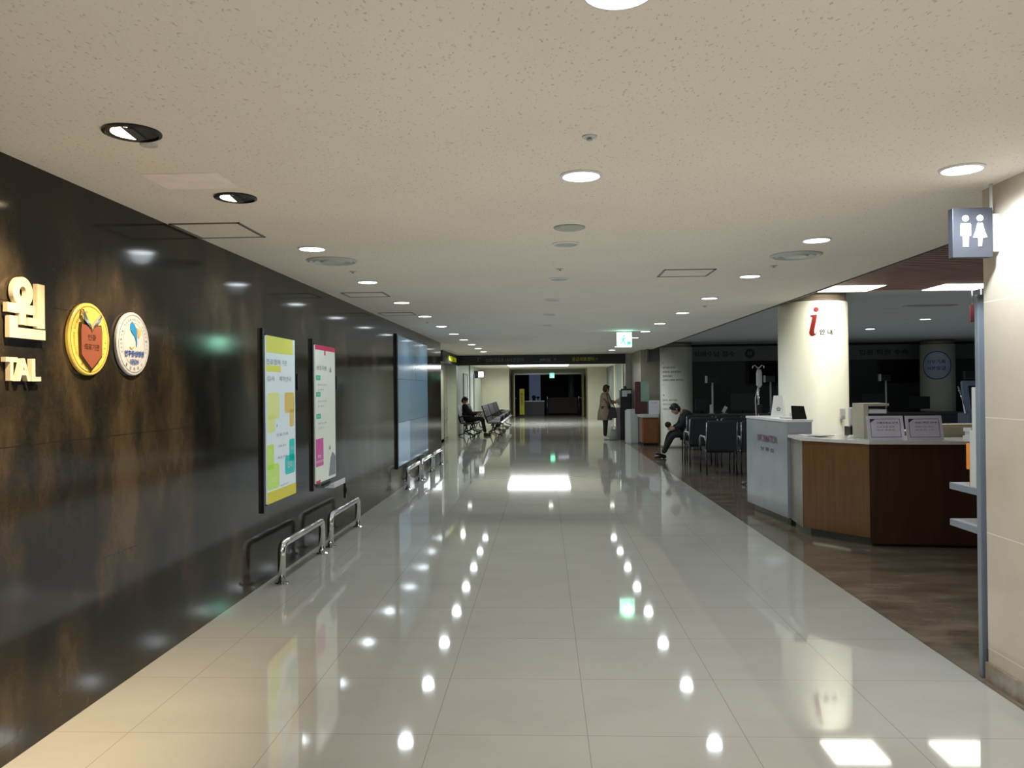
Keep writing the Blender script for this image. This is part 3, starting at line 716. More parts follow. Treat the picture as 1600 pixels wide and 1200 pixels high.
def poster(y0, label, paint):
    t = thing('light_box_poster', label, 'poster', (WL, y0+.4, .57), 'tall framed poster boxes on the stone wall')
    z0, z1, y1 = .57, 2.05, y0+.84; d = .042
    f = MB()
    f.box((WL, y0, z0), (WL+.022, y0+.048, z1)).box((WL, y1-.045, z0+.055), (WL+.03, y1-.02, z1-.045)).box((WL, y0+.05, z1-.055), (WL+.03, y1-.03, z1-.045)).box((WL, y0+.05, z0+.055), (WL+.03, y1-.03, z0+.065))
    f.done('frame', M['black_frame'], t)
    g = MB(); o = (WL+.031, y0+.055, z0+.062); W, H = .735, z1-z0-.115
    g.rect(0, 0, W, H, (WL+.002, o[1], o[2]), FR_L, .029, M['p_white'] if paint == 1 else M['p_cream'])
    R = lambda a, b, c, e, m, r=.0, h=.001: g.rect(a*W, b*H, c*W, e*H, (o[0]+.0005, o[1], o[2]), FR_L, h, M[m], r)
    T = lambda s, a, b, h, w, m: g.text(s, (o[0]+.004, o[1]+a*W, o[2]+b*H), FR_L, h, M[m], .008, w)
    if paint == 1:
        R(0, .90, .92, 1, 'p_yel'); R(0, .0, 1, .07, 'p_gold')
        R(.0, .785, .48, .825, 'p_yel')
        T('진료협력', .22, .845, .045, .34, 'paleink'); T('기관', .6, .845, .045, .12, 'paleink')
        T('검사', .13, .745, .045, .18, 'paleink'); T('예약안내', .62, .745, .045, .30, 'paleink')
        R(.02, .50, .42, .66, 'p_pyel', .03); R(.02, .42, .26, .52, 'p_pyel', .02)
        R(.60, .53, .96, .66, 'p_ochre', .03); R(.78, .44, .94, .55, 'p_ochre', .02)
        T('진료의뢰', .5, .40, .026, .30, 'paleink'); T('A', .32, .46, .03, .04, 'paleink'); T('상담 접수', .5, .33, .02, .2, 'paleink'); T('회송안내', .5, .26, .022, .24, 'paleink')
        R(.0, .20, .22, .35, 'p_lime', .02); R(.0, .08, .40, .23, 'p_lime', .04)
        R(.76, .22, .96, .36, 'p_teal', .02); R(.60, .14, .97, .26, 'p_teal', .04)
        T('의뢰', .84, .30, .035, .09, 'white'); T('협력', .76, .20, .06, .12, 'white'); T('병원', .2, .14, .05, .12, 'p_pyel')
        T('진료협력센터', .55, .085, .014, .22, 'paleink')
    else:
        R(0, .965, 1, 1, 'p_crim')
        R(.44, .93, .50, .965, 'p_crim')
        T('보호자용', .30, .835, .05, .36, 'paleink'); T('▲', .74, .83, .06, .08, 'paleink')
        for zz in (.745, .625, .465):
            R(.03, zz, .24, zz+.035, 'p_grn', .008)
            T('안내', .12, zz+.018, .02, .08, 'p_cream'); T('방문시간 준수', .32, zz-.035, .018, .32, 'paleink'); T('손 씻기', .24, zz-.07, .018, .2, 'paleink')
        R(.0, .12, .36, .32, 'p_pink'); R(0, .145, .36, .165, 'p_cream'); T('주의', .15, .10+.09, .04, .1, 'p_cream')
        T('▲', .68, .24, .05, .07, 'paleink'); R(0, 0, .2, .02, 'p_crim')
        g.prism([(.62*W, .02*H), (.72*W, .16*H), (.82*W, .20*H), (.98*W, .16*H), (.98*W, .02*H)], (o[0]+.0008, o[1], o[2]), FR_L, .001, M['paleink'])
    g.done('poster_print', None, t)
    MB().box((WL, y1+.06, 1.55), (WL+.02, y1+.12, 1.70)).done('wall_clip', M['black'], t)
poster(6.27, 'tall poster with yellow top, lime and teal patches, nearer of two', 1)
poster(7.64, 'tall pale poster with magenta block at its lower left, farther of two', 2)
tag(MB().box((WL, 8.1, .545), (WL+.10, 8.55, .555), None).box((WL+.09, 8.1, .555), (WL+.10, 8.55, .60)).box((WL+.045, 8.13, .556), (WL+.085, 8.5, .58)).done('leaflet_tray', M['white']), 'small white leaflet tray at the foot of the farther poster', 'tray')
tag(MB().box((WL, 8.92, .33), (WL+.012, 8.99, .50)).box((WL+.012, 8.94, .38), (WL+.02, 8.97, .45)).done('wall_outlet', M['black']), 'small black outlet plate low on the stone wall', 'outlet')
# video wall
t = thing('video_wall', 'large blue grey video wall of nine screens on the stone wall', 'screen', (WL, 13.6, .33), None)
MB().box((WL, 12.05, .33), (WL+.03, 15.2, 2.40)).done('frame', M['black_frame'], t)
for r in range(3):
    for c in range(3):
        y0 = 12.12+c*1.02; z0 = .37+r*.67
        MB().box((WL+.03, y0, z0), (WL+.035, y0+1.012, z0+.662)).done('screen_panel', M[['screen3', 'screen', 'screen'][c] if r == 0 else ('screen2' if r == 1 else 'screen')], t)
# chrome guard rails
def rail(y0, label, first=None):
    if first is not None: return dup(first, (-2.115, y0, 0), label)
    t = thing('guard_rail', label, 'guard rail', (-2.115, y0, 0), 'low chrome guard rails along the stone wall')
    x = -2.115; L = 1.16; h = .315; r = .07; pts = [(x, y0, .012)]
    pts.append((x, y0, h-r))
    for k in range(1, 7): a = PI/2*k/6; pts.append((x, y0+r-r*math.cos(a), h-r+r*math.sin(a)))
    for k in range(0, 7): a = PI/2*k/6; pts.append((x, y0+L-r+r*math.sin(a), h-r+r*math.cos(a)))
    pts.append((x, y0+L, .012))
    MB().tube(pts, .031, None, 20).done('rail_tube', M['chrome'], t)
    for yy in (y0, y0+L):
        MB().lathe([(.056, 0), (.056, .008), (.04, .016)], (x, yy, 0), None, 28).done('base_flange', M['chrome'], t)
    return t
r0 = rail(6.32, 'low chrome guard rail closest to the camera by the stone wall')
for yy, l in ((7.78, 'low chrome guard rail second from the camera below the farther poster'), (12.25, 'low chrome guard rail first of the three under the video wall'), (13.68, 'low chrome guard rail middle one under the video wall'), (15.1, 'low chrome guard rail farthest of the three under the video wall')):
    rail(yy, l, r0)

# ------------------------------------------------------------------ restroom sign
t = thing('restroom_sign', 'dark grey box sign with lit man and woman figures on the marble pier', 'sign', (2.14, 4.1, 2.19))
sx0, sx1, sz0, sz1, sy = 2.065, 2.262, 2.185, 2.435, 4.10
MB().box((sx0, sy, sz0), (sx1, sy+.045, sz1), None, .003).done('sign_box', M['signgrey'], t)
MB().box((sx1-.002, sy+.01, sz0+.03), (2.30, sy+.04, sz1-.03)).tube([(2.27, sy+.025, sz1-.01), (2.27, sy+.025, HC)], .008).done('bracket', M['white'], t)
g = MB(); o = (sx0, sy-.003, sz0)
def P(pts, dx): g.prism([(a+dx, b) for a, b in pts], o, FR_CAM, .003, M['pict'])
P(ell(0, .196, .0155, .0155), .062)
P([(-.022, .172), (.022, .172), (.025, .165), (.025, .108), (.016, .108), (.015, .135), (.013, .055), (.002, .055), (.0, .10), (-.002, .055), (-.013, .055), (-.015, .135), (-.016, .108), (-.025, .108), (-.025, .165)], .062)
P(ell(0, .196, .0155, .0155), .133)
P([(-.012, .172), (.012, .172), (.022, .13), (.034, .10), (.010, .098), (.008, .055), (-.008, .055), (-.010, .098), (-.034, .10), (-.022, .13)], .133)
g.done('pictogram', None, t)
lamp(2.17, 4.02, 2.32, (.85, .85, 1), 1.2, .05, 150, .8, (2.4, 3.4, 2.2))

# ------------------------------------------------------------------ leaflet rack behind pier
t = thing('leaflet_rack', 'tall blue grey metal leaflet rack behind the marble pier', 'rack', (2.5, 4.45, 0))
MB().box((2.29, 4.30, 0), (2.85, 4.335, 2.02), None, .004).done('side_panel', M['rackgrey'], t)
for z in (.955, .75):
    MB().box((2.29, 4.335, z), (2.85, 4.62, z+.038), None, .004).done('shelf', M['rackgrey'], t)
tag(MB().box((2.292, 4.345, .994), (2.5, 4.375, 1.53)).box((2.292, 4.375, .994), (2.5, 4.40, 1.30)).box((2.30, 4.40, .994), (2.49, 4.41, 1.2)).done('leaflet_holder', M['whitegrey']), 'pale upright leaflet holder standing on the rack shelf', 'holder')
tag(MB().box((2.295, 4.415, 1.085), (2.42, 4.445, 1.225), None, .003).box((2.31, 4.42, .994), (2.40, 4.44, 1.085)).done('orange_leaflet', M['orange']), 'bright orange leaflet sticking out of the rack beside the pier', 'leaflet')

# ------------------------------------------------------------------ information stand and desk
t = thing('information_stand', 'tall white marble information stand at the left end of the desk', 'counter', (2.75, 9.5, 0))
pA, pB, pC, pD = (2.555, 10.2), (2.668, 8.9), (2.945, 8.92), (2.84, 10.22)
pts = [pA, pB, pC, pD]
MB().prism(pts, (0, 0, .09), (X_, Y_, Z_), 1.055).done('body', M['marble'], t)
MB().prism([(pA[0]-.008, pA[1]+.01), (pB[0]-.008, pB[1]-.012), (pC[0]+.01, pC[1]-.012), (pD[0]+.01, pD[1]+.01)], (0, 0, 1.145), (X_, Y_, Z_), .025).done('top_slab', M['white'], t)
MB().prism([(2.62, 10.1), (2.73, 9.0), (2.9, 9.0), (2.80, 10.1)], (0, 0, 0), (X_, Y_, Z_), .09).done('plinth', M['kick'], t)
d = (Vector((pA[0], pA[1], 0))-Vector((pB[0], pB[1], 0))).normalized()
U = -d; W = Vector((0, 0, 1)).cross(U)*-1
W = U.cross(Z_)
if W.x > 0: W = -W
fr = (U, Z_, W)
mid = Vector((pB[0], pB[1], 0))+d*.60+W*.003
MB().text('INFORMATION', mid+Z_*.925, fr, .085, mat('berry_ink', (.36, .10, .22), .4), .010, .62).done('lettering', None, t)
MB().text('안내 · 예약 · 상담', mid+Z_*.80, fr, .052, M['ink'], .01, .42).done('lettering', None, t)

t = thing('information_desk', 'long polygonal reception desk with brown wood front and white top', 'desk', (3.4, 8.4, 0))
q = [(2.70, 8.88), (2.66, 8.36), (3.10, 7.76), (5.2, 7.50)]
qi = [(3.02, 8.88), (3.0, 8.5), (3.28, 8.16), (5.2, 7.95)]
def off(p, d): return p
MB().prism([q[0], q[1], (q[1][0]+.04, q[1][1]+.02), (2.74, 8.88)], (0, 0, .08), (X_, Y_, Z_), .90).done('end_panel', M['greypanel'], t)
MB().prism([(2.665, 8.353), q[2], (3.13, 7.81), (2.71, 8.38)], (0, 0, .085), (X_, Y_, Z_), .895).done('front_panel', M['wood'], t)
MB().prism([q[2], q[3], (5.2, 7.55), (3.13, 7.81)], (0, 0, .03), (X_, Y_, Z_), .95).done('front_panel', M['woodd'], t)
MB().prism([(2.74, 8.86), (2.76, 8.42), (3.16, 7.86), (5.2, 7.60), (5.2, 7.80), (3.3, 8.06), (3.0, 8.5), (3.0, 8.86)], (0, 0, 0), (X_, Y_, Z_), .08).done('toe_kick', M['kick'], t)
MB().prism([(2.67, 8.885), (2.635, 8.34), (3.09, 7.73), (5.22, 7.47), (5.22, 8.3), (3.6, 8.55), (3.5, 8.885)], (0, 0, .98), (X_, Y_, Z_), .03).done('counter_top', M['top'], t)
tag(MB().box((3.8, 9.05, 0), (5.2, 9.35, .99), None, .01).box((3.78, 9.03, .99), (5.22, 9.37, 1.03), None, .005).done('rear_shelf', M['beigebox']), 'low beige shelf unit behind the desk next to the cream column', 'shelf')
# things on the stand
t = thing('brochure_stand', 'white wedge shaped brochure stand on the marble stand', 'stand', (2.78, 9.72, 1.17))
g = MB().prism([(-.085, 0), (.085, 0), (.045, .26), (-.045, .26)], (2.78, 9.62, 1.17), FR_CAM, -.008).prism([(-.05, 0), (.05, 0), (.035, .25), (-.035, .25)], (2.87, 9.68, 1.17), (Vector((.6, .8, 0)), Z_, Vector((.8, -.6, 0))), -.008)
g.done('panel', M['white'], t)
MB().text('✿', (2.785, 9.608, 1.27), FR_CAM, .05, M['greyink']).done('logo', None, t)
tag(MB().box((2.845, 9.38, 1.17), (2.872, 9.40, 1.235)).box((2.835, 9.37, 1.17), (2.882, 9.41, 1.18)).done('card_holder', M['white']), 'tiny white card holder beside the brochure stand', 'holder')
t = thing('tablet_easel', 'small black tilted display on the end of the marble stand', 'display', (2.86, 9.05, 1.17))
MB().prism([(0, 0), (.16, 0), (.14, .15), (0, .155)], (2.76, 9.0, 1.172), (X_, Vector((0, .25, .97)).normalized(), Vector((0, -.97, .25)).normalized()), -.012, M['black']).done('screen', None, t)
MB().box((2.79, 9.03, 1.17), (2.88, 9.10, 1.176)).done('foot', M['black'], t)
tag(MB().box((2.72, 9.15, 1.170), (2.84, 9.35, 1.19), None, .003).done('paper_stack', M['paper']), 'low white stack of paper on the marble stand', 'paper')
# things on the desk
tag(MB().box((2.74, 8.45, 1.012), (2.95, 8.75, 1.020)).box((2.80, 8.38, 1.020), (2.98, 8.62, 1.03), None, 0., (.3, 'Z')).done('leaflets', M['paper']), 'loose white leaflets on the left end of the desk top', 'paper')
t = thing('paper_tray', 'black tray holding an upright white paper roll next to the cream column', 'tray', (3.29, 8.62, 1.01))
MB().box((3.215, 8.52, 1.011), (3.365, 8.7, 1.11), None, .008).box((3.335, 8.64, 1.11), (3.365, 8.7, 1.28), None, .008).done('tray', M['black'], t)
MB().box((3.225, 8.56, 1.11), (3.33, 8.62, 1.31), None, .02).done('paper_sheet', M['paper'], t)
t = thing('document_holder', 'beige upright document box with open top on the desk', 'box', (3.3, 8.2, 1.01))
MB().box((3.19, 8.11, 1.011), (3.235, 8.40, 1.36)).box((3.235, 8.11, 1.335), (3.44, 8.40, 1.36)).done('casing', M['beigebox'], t)
MB().box((3.236, 8.14, 1.011), (3.40, 8.36, 1.26)).done('tray_insert', M['black'], t)
MB().box((3.24, 8.12, 1.26), (3.42, 8.36, 1.30)).done('paper_sheet', M['paper'], t)
t = thing('round_cap', 'small white round cap on the desk top before the paper tray', 'cap', (3.12, 8.2, 1.01))
MB().lathe([(.04, 0), (.038, .015), (.02, .03)], (3.10, 8.2, 1.011), None, 20).done('cap', M['white'], t)
def notice(x, y, label, title, lines):
    t = thing('notice_board', label, 'sign', (x, y, 1.01), 'white notice stands on the desk')
    up = Vector((0, .22, .975)).normalized(); nn = Vector((0, -.975, .22)).normalized(); f = (X_, up, nn)
    w, h = .345, .24; o = Vector((x-w/2, y, 1.012))
    MB().rect(0, 0, w, h, o, f, -.006, M['lilacpaper']).done('board', None, t)
    g = MB(); b = .03
    for a in ((b, b, w-b, b+.004), (b, h-b-.004, w-b, h-b), (b, b, b+.004, h-b), (w-b-.004, b, w-b, h-b)): g.rect(*a, o, f, .001, M['ink'])
    g.prism([(b, h-b), (b+.055, h-b), (b, h-b-.04)], o, f, .0015, mat('plum_corner', (.25, .2, .3), .5))
    g.text(title, o+X_*(w*.55)+up*(h*.72)+nn*.002, f, .02, M['ink'], .005, .20)
    for i, s in enumerate(lines): g.text(s, o+X_*(w*.5)+up*(h*(.55-.13*i))+nn*.002, f, .014, M['greyink'], 0, .17)
    g.done('print', None, t)
    MB().prism([(0, 0), (.10, 0), (.055, .12)], (x-.02, y+.03, 1.011), (Y_, Z_, X_), .04).done('stand', M['white'], t)
notice(3.285, 7.80, 'white notice stand on the desk, left of the two', '선별진료소 안내', ['대상 발열 환자', '문의 원무과'])
notice(3.635, 7.765, 'white notice stand on the desk, right of the two', '면회 제한 안내', ['면회시간 변경', '보호자 1인'])
tag(MB().box((4.04, 7.72, 1.011), (4.17, 7.88, 1.05)).box((4.05, 7.72, 1.05), (4.18, 7.86, 1.09)).box((4.04, 7.73, 1.09), (4.16, 7.87, 1.125)).done('paper_stack', M['paper']), 'pile of white papers on the desk beside the leaflet rack', 'paper')
tag(MB().box((3.85, 8.3, .62), (4.6, 8.6, 1.1)).box((3.83, 8.28, 1.10), (4.62, 8.62, 1.13)).box((3.9, 8.29, 1.13), (4.5, 8.5, 1.135)).box((3.85, 8.3, 0), (3.9, 8.6, .62)).box((4.55, 8.3, 0), (4.6, 8.6, .62)).done('inner_cabinet', M['beigebox']), 'beige low cabinet behind the desk to the right of the notices', 'cabinet')

# ------------------------------------------------------------------ back of the hall
t = thing('sign_band', 'pale sign band with dark lettering high on the hall back wall', 'sign', (7.5, 21.8, 2.2))
MB().box((2.76, 21.74, 2.22), (12.5, 21.84, 2.62)).box((2.76, 21.5, 2.22), (2.80, 21.74, 2.62)).done('panel', mat('band_grey', (.42, .44, .43), .5), t)
g = MB(); Yb = 21.735
def bt(s, x, w): g.text(s, (x, Yb, 2.42), FR_CAM, .14, M['ink'], .012, w)
bt('외래수납·접수', 4.6, 1.1); bt('진료비정산 수납', 7.0, 1.25); bt('입원·퇴원 수속', 10.0+.1-1.0, 1.3)
for x, n in ((5.55, '03'), (8.05, '02'), (10.15, '01')):
    g.prism(ell(0, 0, .13, .13, 28), (x, Yb, 2.42), FR_CAM, .003, M['ink']); g.text(n, (x, Yb-.005, 2.42), FR_CAM, .09, M['greyink'], .02)
g.done('lettering', None, t)
t = thing('reception_counter', 'long dark reception counter under the sign band', 'counter', (8, 20, 0))
MB().box((3.62, 19.6, 0), (12.5, 20.1, .84)).done('front', mat('dim_counter', (.13, .13, .14), .4), t)
MB().box((3.6, 19.5, .84), (12.5, 20.15, .88)).done('counter_top', mat('dim_top', (.20, .20, .22), .35), t)
def tv(x0, x1, z0, z1, label):
    t = thing('wall_television', label, 'television', ((x0+x1)/2, 21.8, z0), 'dark wall televisions in the hall')
    MB().box((x0, 21.80, z0), (x1, 21.88, z1), None, .01).done('casing', M['black'], t)
    MB().box((x0+.03, 21.79, z0+.03), (x1-.03, 21.80, z1-.03)).done('screen', mat('off_screen', (.02, .022, .03), .12), t)
tv(5.5, 6.9, 1.58, 2.20, 'dark wall television between the two round columns')
tv(9.0, 10.2, 1.60, 2.18, 'dark wall television left of the ringed column sign')
for i, x in enumerate((4.14, 5.55, 6.95, 8.33)):
    t = thing('number_display', ['queue number display on a pole by the column with directions', 'queue number display on a pole just left of the cream column', 'queue number display on a pole hidden behind the cream column', 'queue number display on a pole right of the cream column'][i], 'display', (x, 19.8, .88), 'queue number displays on the reception counter')
    MB().tube([(x, 19.8, .88), (x, 19.8, 1.64)], .022).lathe([(.07, 0), (.07, .012)], (x, 19.8, .88)).done('pole', M['whitegrey'], t)
    MB().box((x-.13, 19.76, 1.64), (x+.11, 19.84, 1.78), None, .008).done('display_box', M['black'], t)
    MB().box((x-.17, 19.75, 1.63), (x-.13, 19.85, 1.80), None, .005).done('side_cap', M['whitegrey'], t)
for i, (x, y, w, h) in enumerate(((3.86, 19.75, .30, .28), (4.85, 19.75, .58, .42), (8.0, 19.75, .55, .38), (9.1, 19.75, .5, .3))):
    t = thing('computer_monitor', ['dark computer monitor beside the column with directions', 'wide dark computer monitor left of the marble stand', 'dark computer monitor behind the beige document box', 'dark computer monitor left of the ringed column'][i], 'monitor', (x, y, .88), 'dark monitors on the reception counter')
    MB().box((x-w/2, y-.02, .95), (x+w/2, y+.02, .95+h), None, .006).done('screen', M['black'], t)
    MB().tube([(x, y, .89), (x, y, 1.0)], .02).box((x-.1, y-.08, .88), (x+.1, y+.08, .893)).done('stand', M['black'], t)
# small white cards on the counter
tag(MB().box((4.02, 19.56, .88), (4.10, 19.58, 1.10)).box((4.0, 19.54, .88), (4.12, 19.62, .89)).done('card_stand', M['whitegrey']), 'small pale card standing before the first number display pole', 'card')
tag(MB().box((4.34, 19.56, .90), (4.42, 19.58, 1.06), None, 0, (.5, 'Y')).box((4.32, 19.54, .88), (4.44, 19.62, .89)).done('card_stand', M['whitegrey']), 'small tilted white card right of the first number display pole', 'card')
# infusion stand
t = thing('infusion_stand', 'chrome infusion pole with bags left of the cream column', 'medical stand', (3.32, 12.5, 0))
MB().tube([(3.32, 12.5, .06), (3.32, 12.5, 1.84)], .013).done('pole', M['chrome'], t)
for k in range(5):
    a = 2*PI*k/5
    MB().tube([(3.32, 12.5, .09), (3.32+.26*math.cos(a), 12.5+.26*math.sin(a), .03)], .012).ball((3.32+.26*math.cos(a), 12.5+.26*math.sin(a), .027), .027).done('leg', M['steel'], t)
for s in (-1, 1):
    MB().tube([(3.32, 12.5, 1.80), (3.32+s*.05, 12.5, 1.87), (3.32+s*.085, 12.5, 1.85), (3.32+s*.085, 12.5, 1.82)], .006).done('hook', M['chrome'], t)
MB().loft([((3.32, 12.46, 1.80), (.03, 0, 0), (0, .008, 0)), ((3.32, 12.46, 1.74), (.045, 0, 0), (0, .02, 0)), ((3.32, 12.46, 1.56), (.045, 0, 0), (0, .02, 0)), ((3.32, 12.46, 1.52), (.012, 0, 0), (0, .008, 0))]).done('fluid_bag', M['whitegrey'], t)
MB().tube([(3.30, 12.46, 1.52), (3.26, 12.46, 1.35), (3.27, 12.47, 1.1), (3.31, 12.48, .95)], .006).done('drip_line', M['white'], t)
MB().box((3.28, 12.44, 1.12), (3.36, 12.48, 1.26), None, .006).done('pump', M['black'], t)
# self-service kiosk
t = thing('self_service_kiosk', 'dim grey self service kiosk with tilted dark screen by the ringed column', 'kiosk', (8.05, 15.3, 0))
MB().box((7.85, 15.1, 0), (8.4, 15.5, 1.0), None, .02).done('cabinet', mat('kiosk_grey', (.30, .33, .38), .35), t)
up = Vector((0, .2, .98)).normalized(); nn = Vector((0, -.98, .2)).normalized(); f = (X_, up, nn)
MB().rect(-.27, 0, .25, .62, (8.1, 15.15, 1.0), f, -.07, None, .03).done('screen_housing', mat('kiosk_pale', (.34, .38, .44), .35), t)
MB().rect(-.17, .08, .16, .52, (8.1, 15.148, 1.0), f, .004).done('screen', mat('kiosk_off', (.02, .022, .03), .15), t)
MB().box((7.86, 15.22, 1.64), (8.3, 15.3, 1.78), None, .01).done('header', M['black'], t)
MB().tube([(7.80, 15.12, 1.0), (7.77, 15.15, 1.25), (7.74, 15.25, 1.5)], .012).done('side_rail', M['chrome'], t)

# ------------------------------------------------------------------ waiting chairs of the hall
def armchair(x, y, label):
    t = thing('waiting_chair', label, 'chair', (x, y, 0), 'navy armchairs in the waiting hall')
    MB().box((x-.25, y-.22, .38), (x+.25, y+.28, .47), None, .03).done('seat', M['navy'], t)
    MB().box((x-.25, y-.33, .42), (x+.25, y-.24, .95), None, .03, (.10, 'X')).done('backrest', M['navy'], t)
    for sx in (-1, 1):
        MB().tube([(x+sx*.26, y+.26, 0), (x+sx*.26, y+.25, .40)], .014).done('leg', M['black'], t)
        MB().tube([(x+sx*.26, y-.30, 0), (x+sx*.26, y-.26, .44)], .014).done('leg', M['black'], t)
        MB().tube([(x+sx*.27, y-.26, .60), (x+sx*.27, y-.2, .66), (x+sx*.27, y+.18, .66), (x+sx*.27, y+.25, .62), (x+sx*.27, y+.26, .40)], .016).done('armrest', M['steel'], t)
        MB().tube([(x+sx*.262, y-.26, .45), (x+sx*.262, y-.335, .92)], .012).done('back_upright', M['steel'], t)
    return t
ch = armchair(3.08, 14.32, 'navy waiting chair nearest the marble stand')
for x, y, l in ((3.68, 14.32, 'navy waiting chair half hidden behind the marble stand in the front row'), (3.05, 15.75, 'navy waiting chair at the corridor end of the middle row'), (3.65, 15.75, 'navy waiting chair second in the middle row'), (3.24, 17.15, 'navy waiting chair the bent man sits on'), (3.84, 17.15, 'navy waiting chair behind the bent man')):
    dup(ch, (x, y, 0), l)

# ------------------------------------------------------------------ beam seating left bay
M['bench'] = mat('bench_metal', (.26, .28, .33), .3, .7, var=.1, vs=30)
def bench(x, y, label, n=4):
    t = thing('beam_bench', label, 'bench', (x, y, 0), 'linked metal waiting benches in the left bay')
    for i in range(n):
        yy = y+i*.62
        MB().prism([(0, .44), (.42, .45), (.50, .42), (.51, .39), (.46, .41), (0, .40)], (x, yy, 0), (X_, Z_, Y_), .54).done('seat', M['bench'], t)
        MB().prism([(-.02, .42), (-.20, .98), (-.165, .99), (.02, .46)], (x, yy, 0), (X_, Z_, Y_), .54).done('backrest', mat('dark_mesh', (.08, .09, .12), .35, .6) if i == 0 and n else bpy.data.materials['dark_mesh'], t)
        MB().tube([(x-.08, yy-.03, .58), (x+.05, yy-.03, .66), (x+.38, yy-.03, .66), (x+.44, yy-.03, .6), (x+.42, yy-.03, .42)], .016).done('armrest', M['black'], t)
    MB().box((x+.12, y-.05, .33), (x+.22, y+n*.62, .39)).done('beam', M['black'], t)
    for yy in (y+.2, y+n*.62-.3):
        MB().tube([(x-.12, yy, .015), (x+.1, yy, .08), (x+.17, yy, .33)], .02).tube([(x+.17, yy, .33), (x+.24, yy, .08), (x+.46, yy, .015)], .02).done('leg', M['black'], t)
    return t
b0 = bench(-1.85, 25.9, 'linked metal waiting bench nearest the corridor in the left bay')
dup(b0, (-1.85, 28.6, 0), 'linked metal waiting bench beyond the nearest one in the left bay')
dup(b0, (-1.85, 31.3, 0), 'linked metal waiting bench farthest along the corridor side of the left bay')
dup(b0, (-2.72, 25.8, 0), 'linked metal waiting bench the dark dressed person sits on')
dup(b0, (-2.72, 28.5, 0), 'linked metal waiting bench beyond the dark dressed person')

# ------------------------------------------------------------------ desk corner beside the column with directions
t = thing('side_desk', 'small wood desk with white top between bin and column', 'desk', (2.8, 21.4, 0))
MB().box((2.56, 21.05, .06), (2.99, 21.75, .74), None, .04).done('cabinet', M['wood2'], t)
MB().box((2.52, 21.0, .74), (3.0, 21.78, .83), None, .03).done('desk_top', M['whitegrey'], t)
MB().box((2.6, 21.1, 0), (2.97, 21.7, .06)).done('plinth', M['black'], t)
t = thing('booth_screen', 'tall rounded booth panel with maroon edge and pale green face on the small desk', 'partition', (2.55, 21.3, .83))
MB().rect(-.19, 0, .10, .86, (2.68, 21.25, .83), FR_CAM, -.03, M['green_glass'], .05).done('face', None, t)
MB().rect(-.31, .0, -.16, .86, (2.71, 21.22, .83), FR_CAM, -.05, M['maroon'], .03).box((2.42, 21.20, .86), (2.72, 21.22, 1.16)).done('edge_panel', M['maroon'], t)
t = thing('desk_sign', 'white notice with rounded corners standing on the small desk', 'sign', (2.9, 21.1, .83))
MB().rect(-.14, 0, .14, .36, (2.89, 21.10, .83), FR_CAM, -.012, M['lilacpaper'], .02).done('board', None, t)
MB().text('안내문', (2.89, 21.094, 1.12), FR_CAM, .03, M['greyink'], 0, .16).text('접수 순서', (2.89, 21.094, 1.02), FR_CAM, .025, M['greyink'], 0, .18).done('print', None, t)
tag(MB().prism([(-.2, 0), (-.08, -.12), (.12, -.12), (.2, -.02), (.2, .2), (-.2, .2)], (2.43, 22.0, .03), (X_, Y_, Z_), .88).prism([(-.16, 0), (-.07, -.09), (.1, -.09), (.16, -.01), (.16, .17), (-.16, .17)], (2.43, 22.0, .91), (X_, Y_, Z_), .03).prism([(-.18, 0), (-.07, -.10), (.11, -.10), (.18, -.01), (.18, .18), (-.18, .18)], (2.43, 22.0, 0), (X_, Y_, Z_), .03).done('waste_bin', M['whitegrey']), 'pale faceted floor standing bin in front of the black kiosk', 'bin')
t = thing('ticket_kiosk', 'tall black kiosk the standing person is using', 'kiosk', (2.40, 23.7, 0))
MB().box((2.24, 23.5, 0), (2.58, 23.95, 1.5), None, .03).done('cabinet', M['black'], t)
MB().rect(-.13, 1.27, .02, 1.45, (2.41, 23.498, 0), FR_CAM, .004, M['whitegrey']).rect(.03, 1.36, .14, 1.45, (2.41, 23.498, 0), FR_CAM, .004, M['whitegrey']).done('notice_paper', None, t)
MB().box((2.12, 23.6, 0), (2.24, 23.9, .95), None, .01).done('side_cabinet', mat('mauve_panel', (.45, .40, .44), .4), t)
MB().box((2.18, 23.62, 1.02), (2.24, 23.85, 1.22), None, .01).done('keypad', M['whitegrey'], t)
t = thing('table_bell', 'small black and white device on top of the black kiosk', 'device', (2.38, 23.6, 1.5))
MB().lathe([(.05, 0), (.04, .05), (.02, .08)], (2.38, 23.6, 1.5), None, 16).done('base', M['black'], t)
MB().ball((2.38, 23.6, 1.60), (.03, .03, .025)).done('cap', M['white'], t)
t = thing('blue_poster', 'blue poster high on the grey bay wall over the kiosk', 'poster', (3.18, 29, 1.9))
MB().box((3.15, 27.2, 1.75), (3.18, 28.1, 2.35)).done('panel', M['poster_blue'], t)
MB().text('외래진료', (3.145, 27.65, 2.1), FR_R, .15, M['greyink'], 0, .6).done('lettering', None, t)
for i, yy in enumerate((27.0, 28.25)):  # glowing globes added for two bright spots on the bay wall
    t = thing('wall_lamp', ['small bright lamp on the right bay wall, nearer one', 'small bright lamp on the right bay wall, farther one'][i], 'light', (3.12, yy, 1.85), 'pair of small lamps in the right bay')
    MB().box((3.14, yy-.05, 1.84), (3.2, yy+.05, 2.0)).done('backplate', M['steel'], t)
    MB().ball((3.10, yy, 1.92), (.045, .07, .07)).done('globe', lit('globe_lit', (1, 1, 1), 3) if i == 0 else bpy.data.materials['globe_lit'], t)

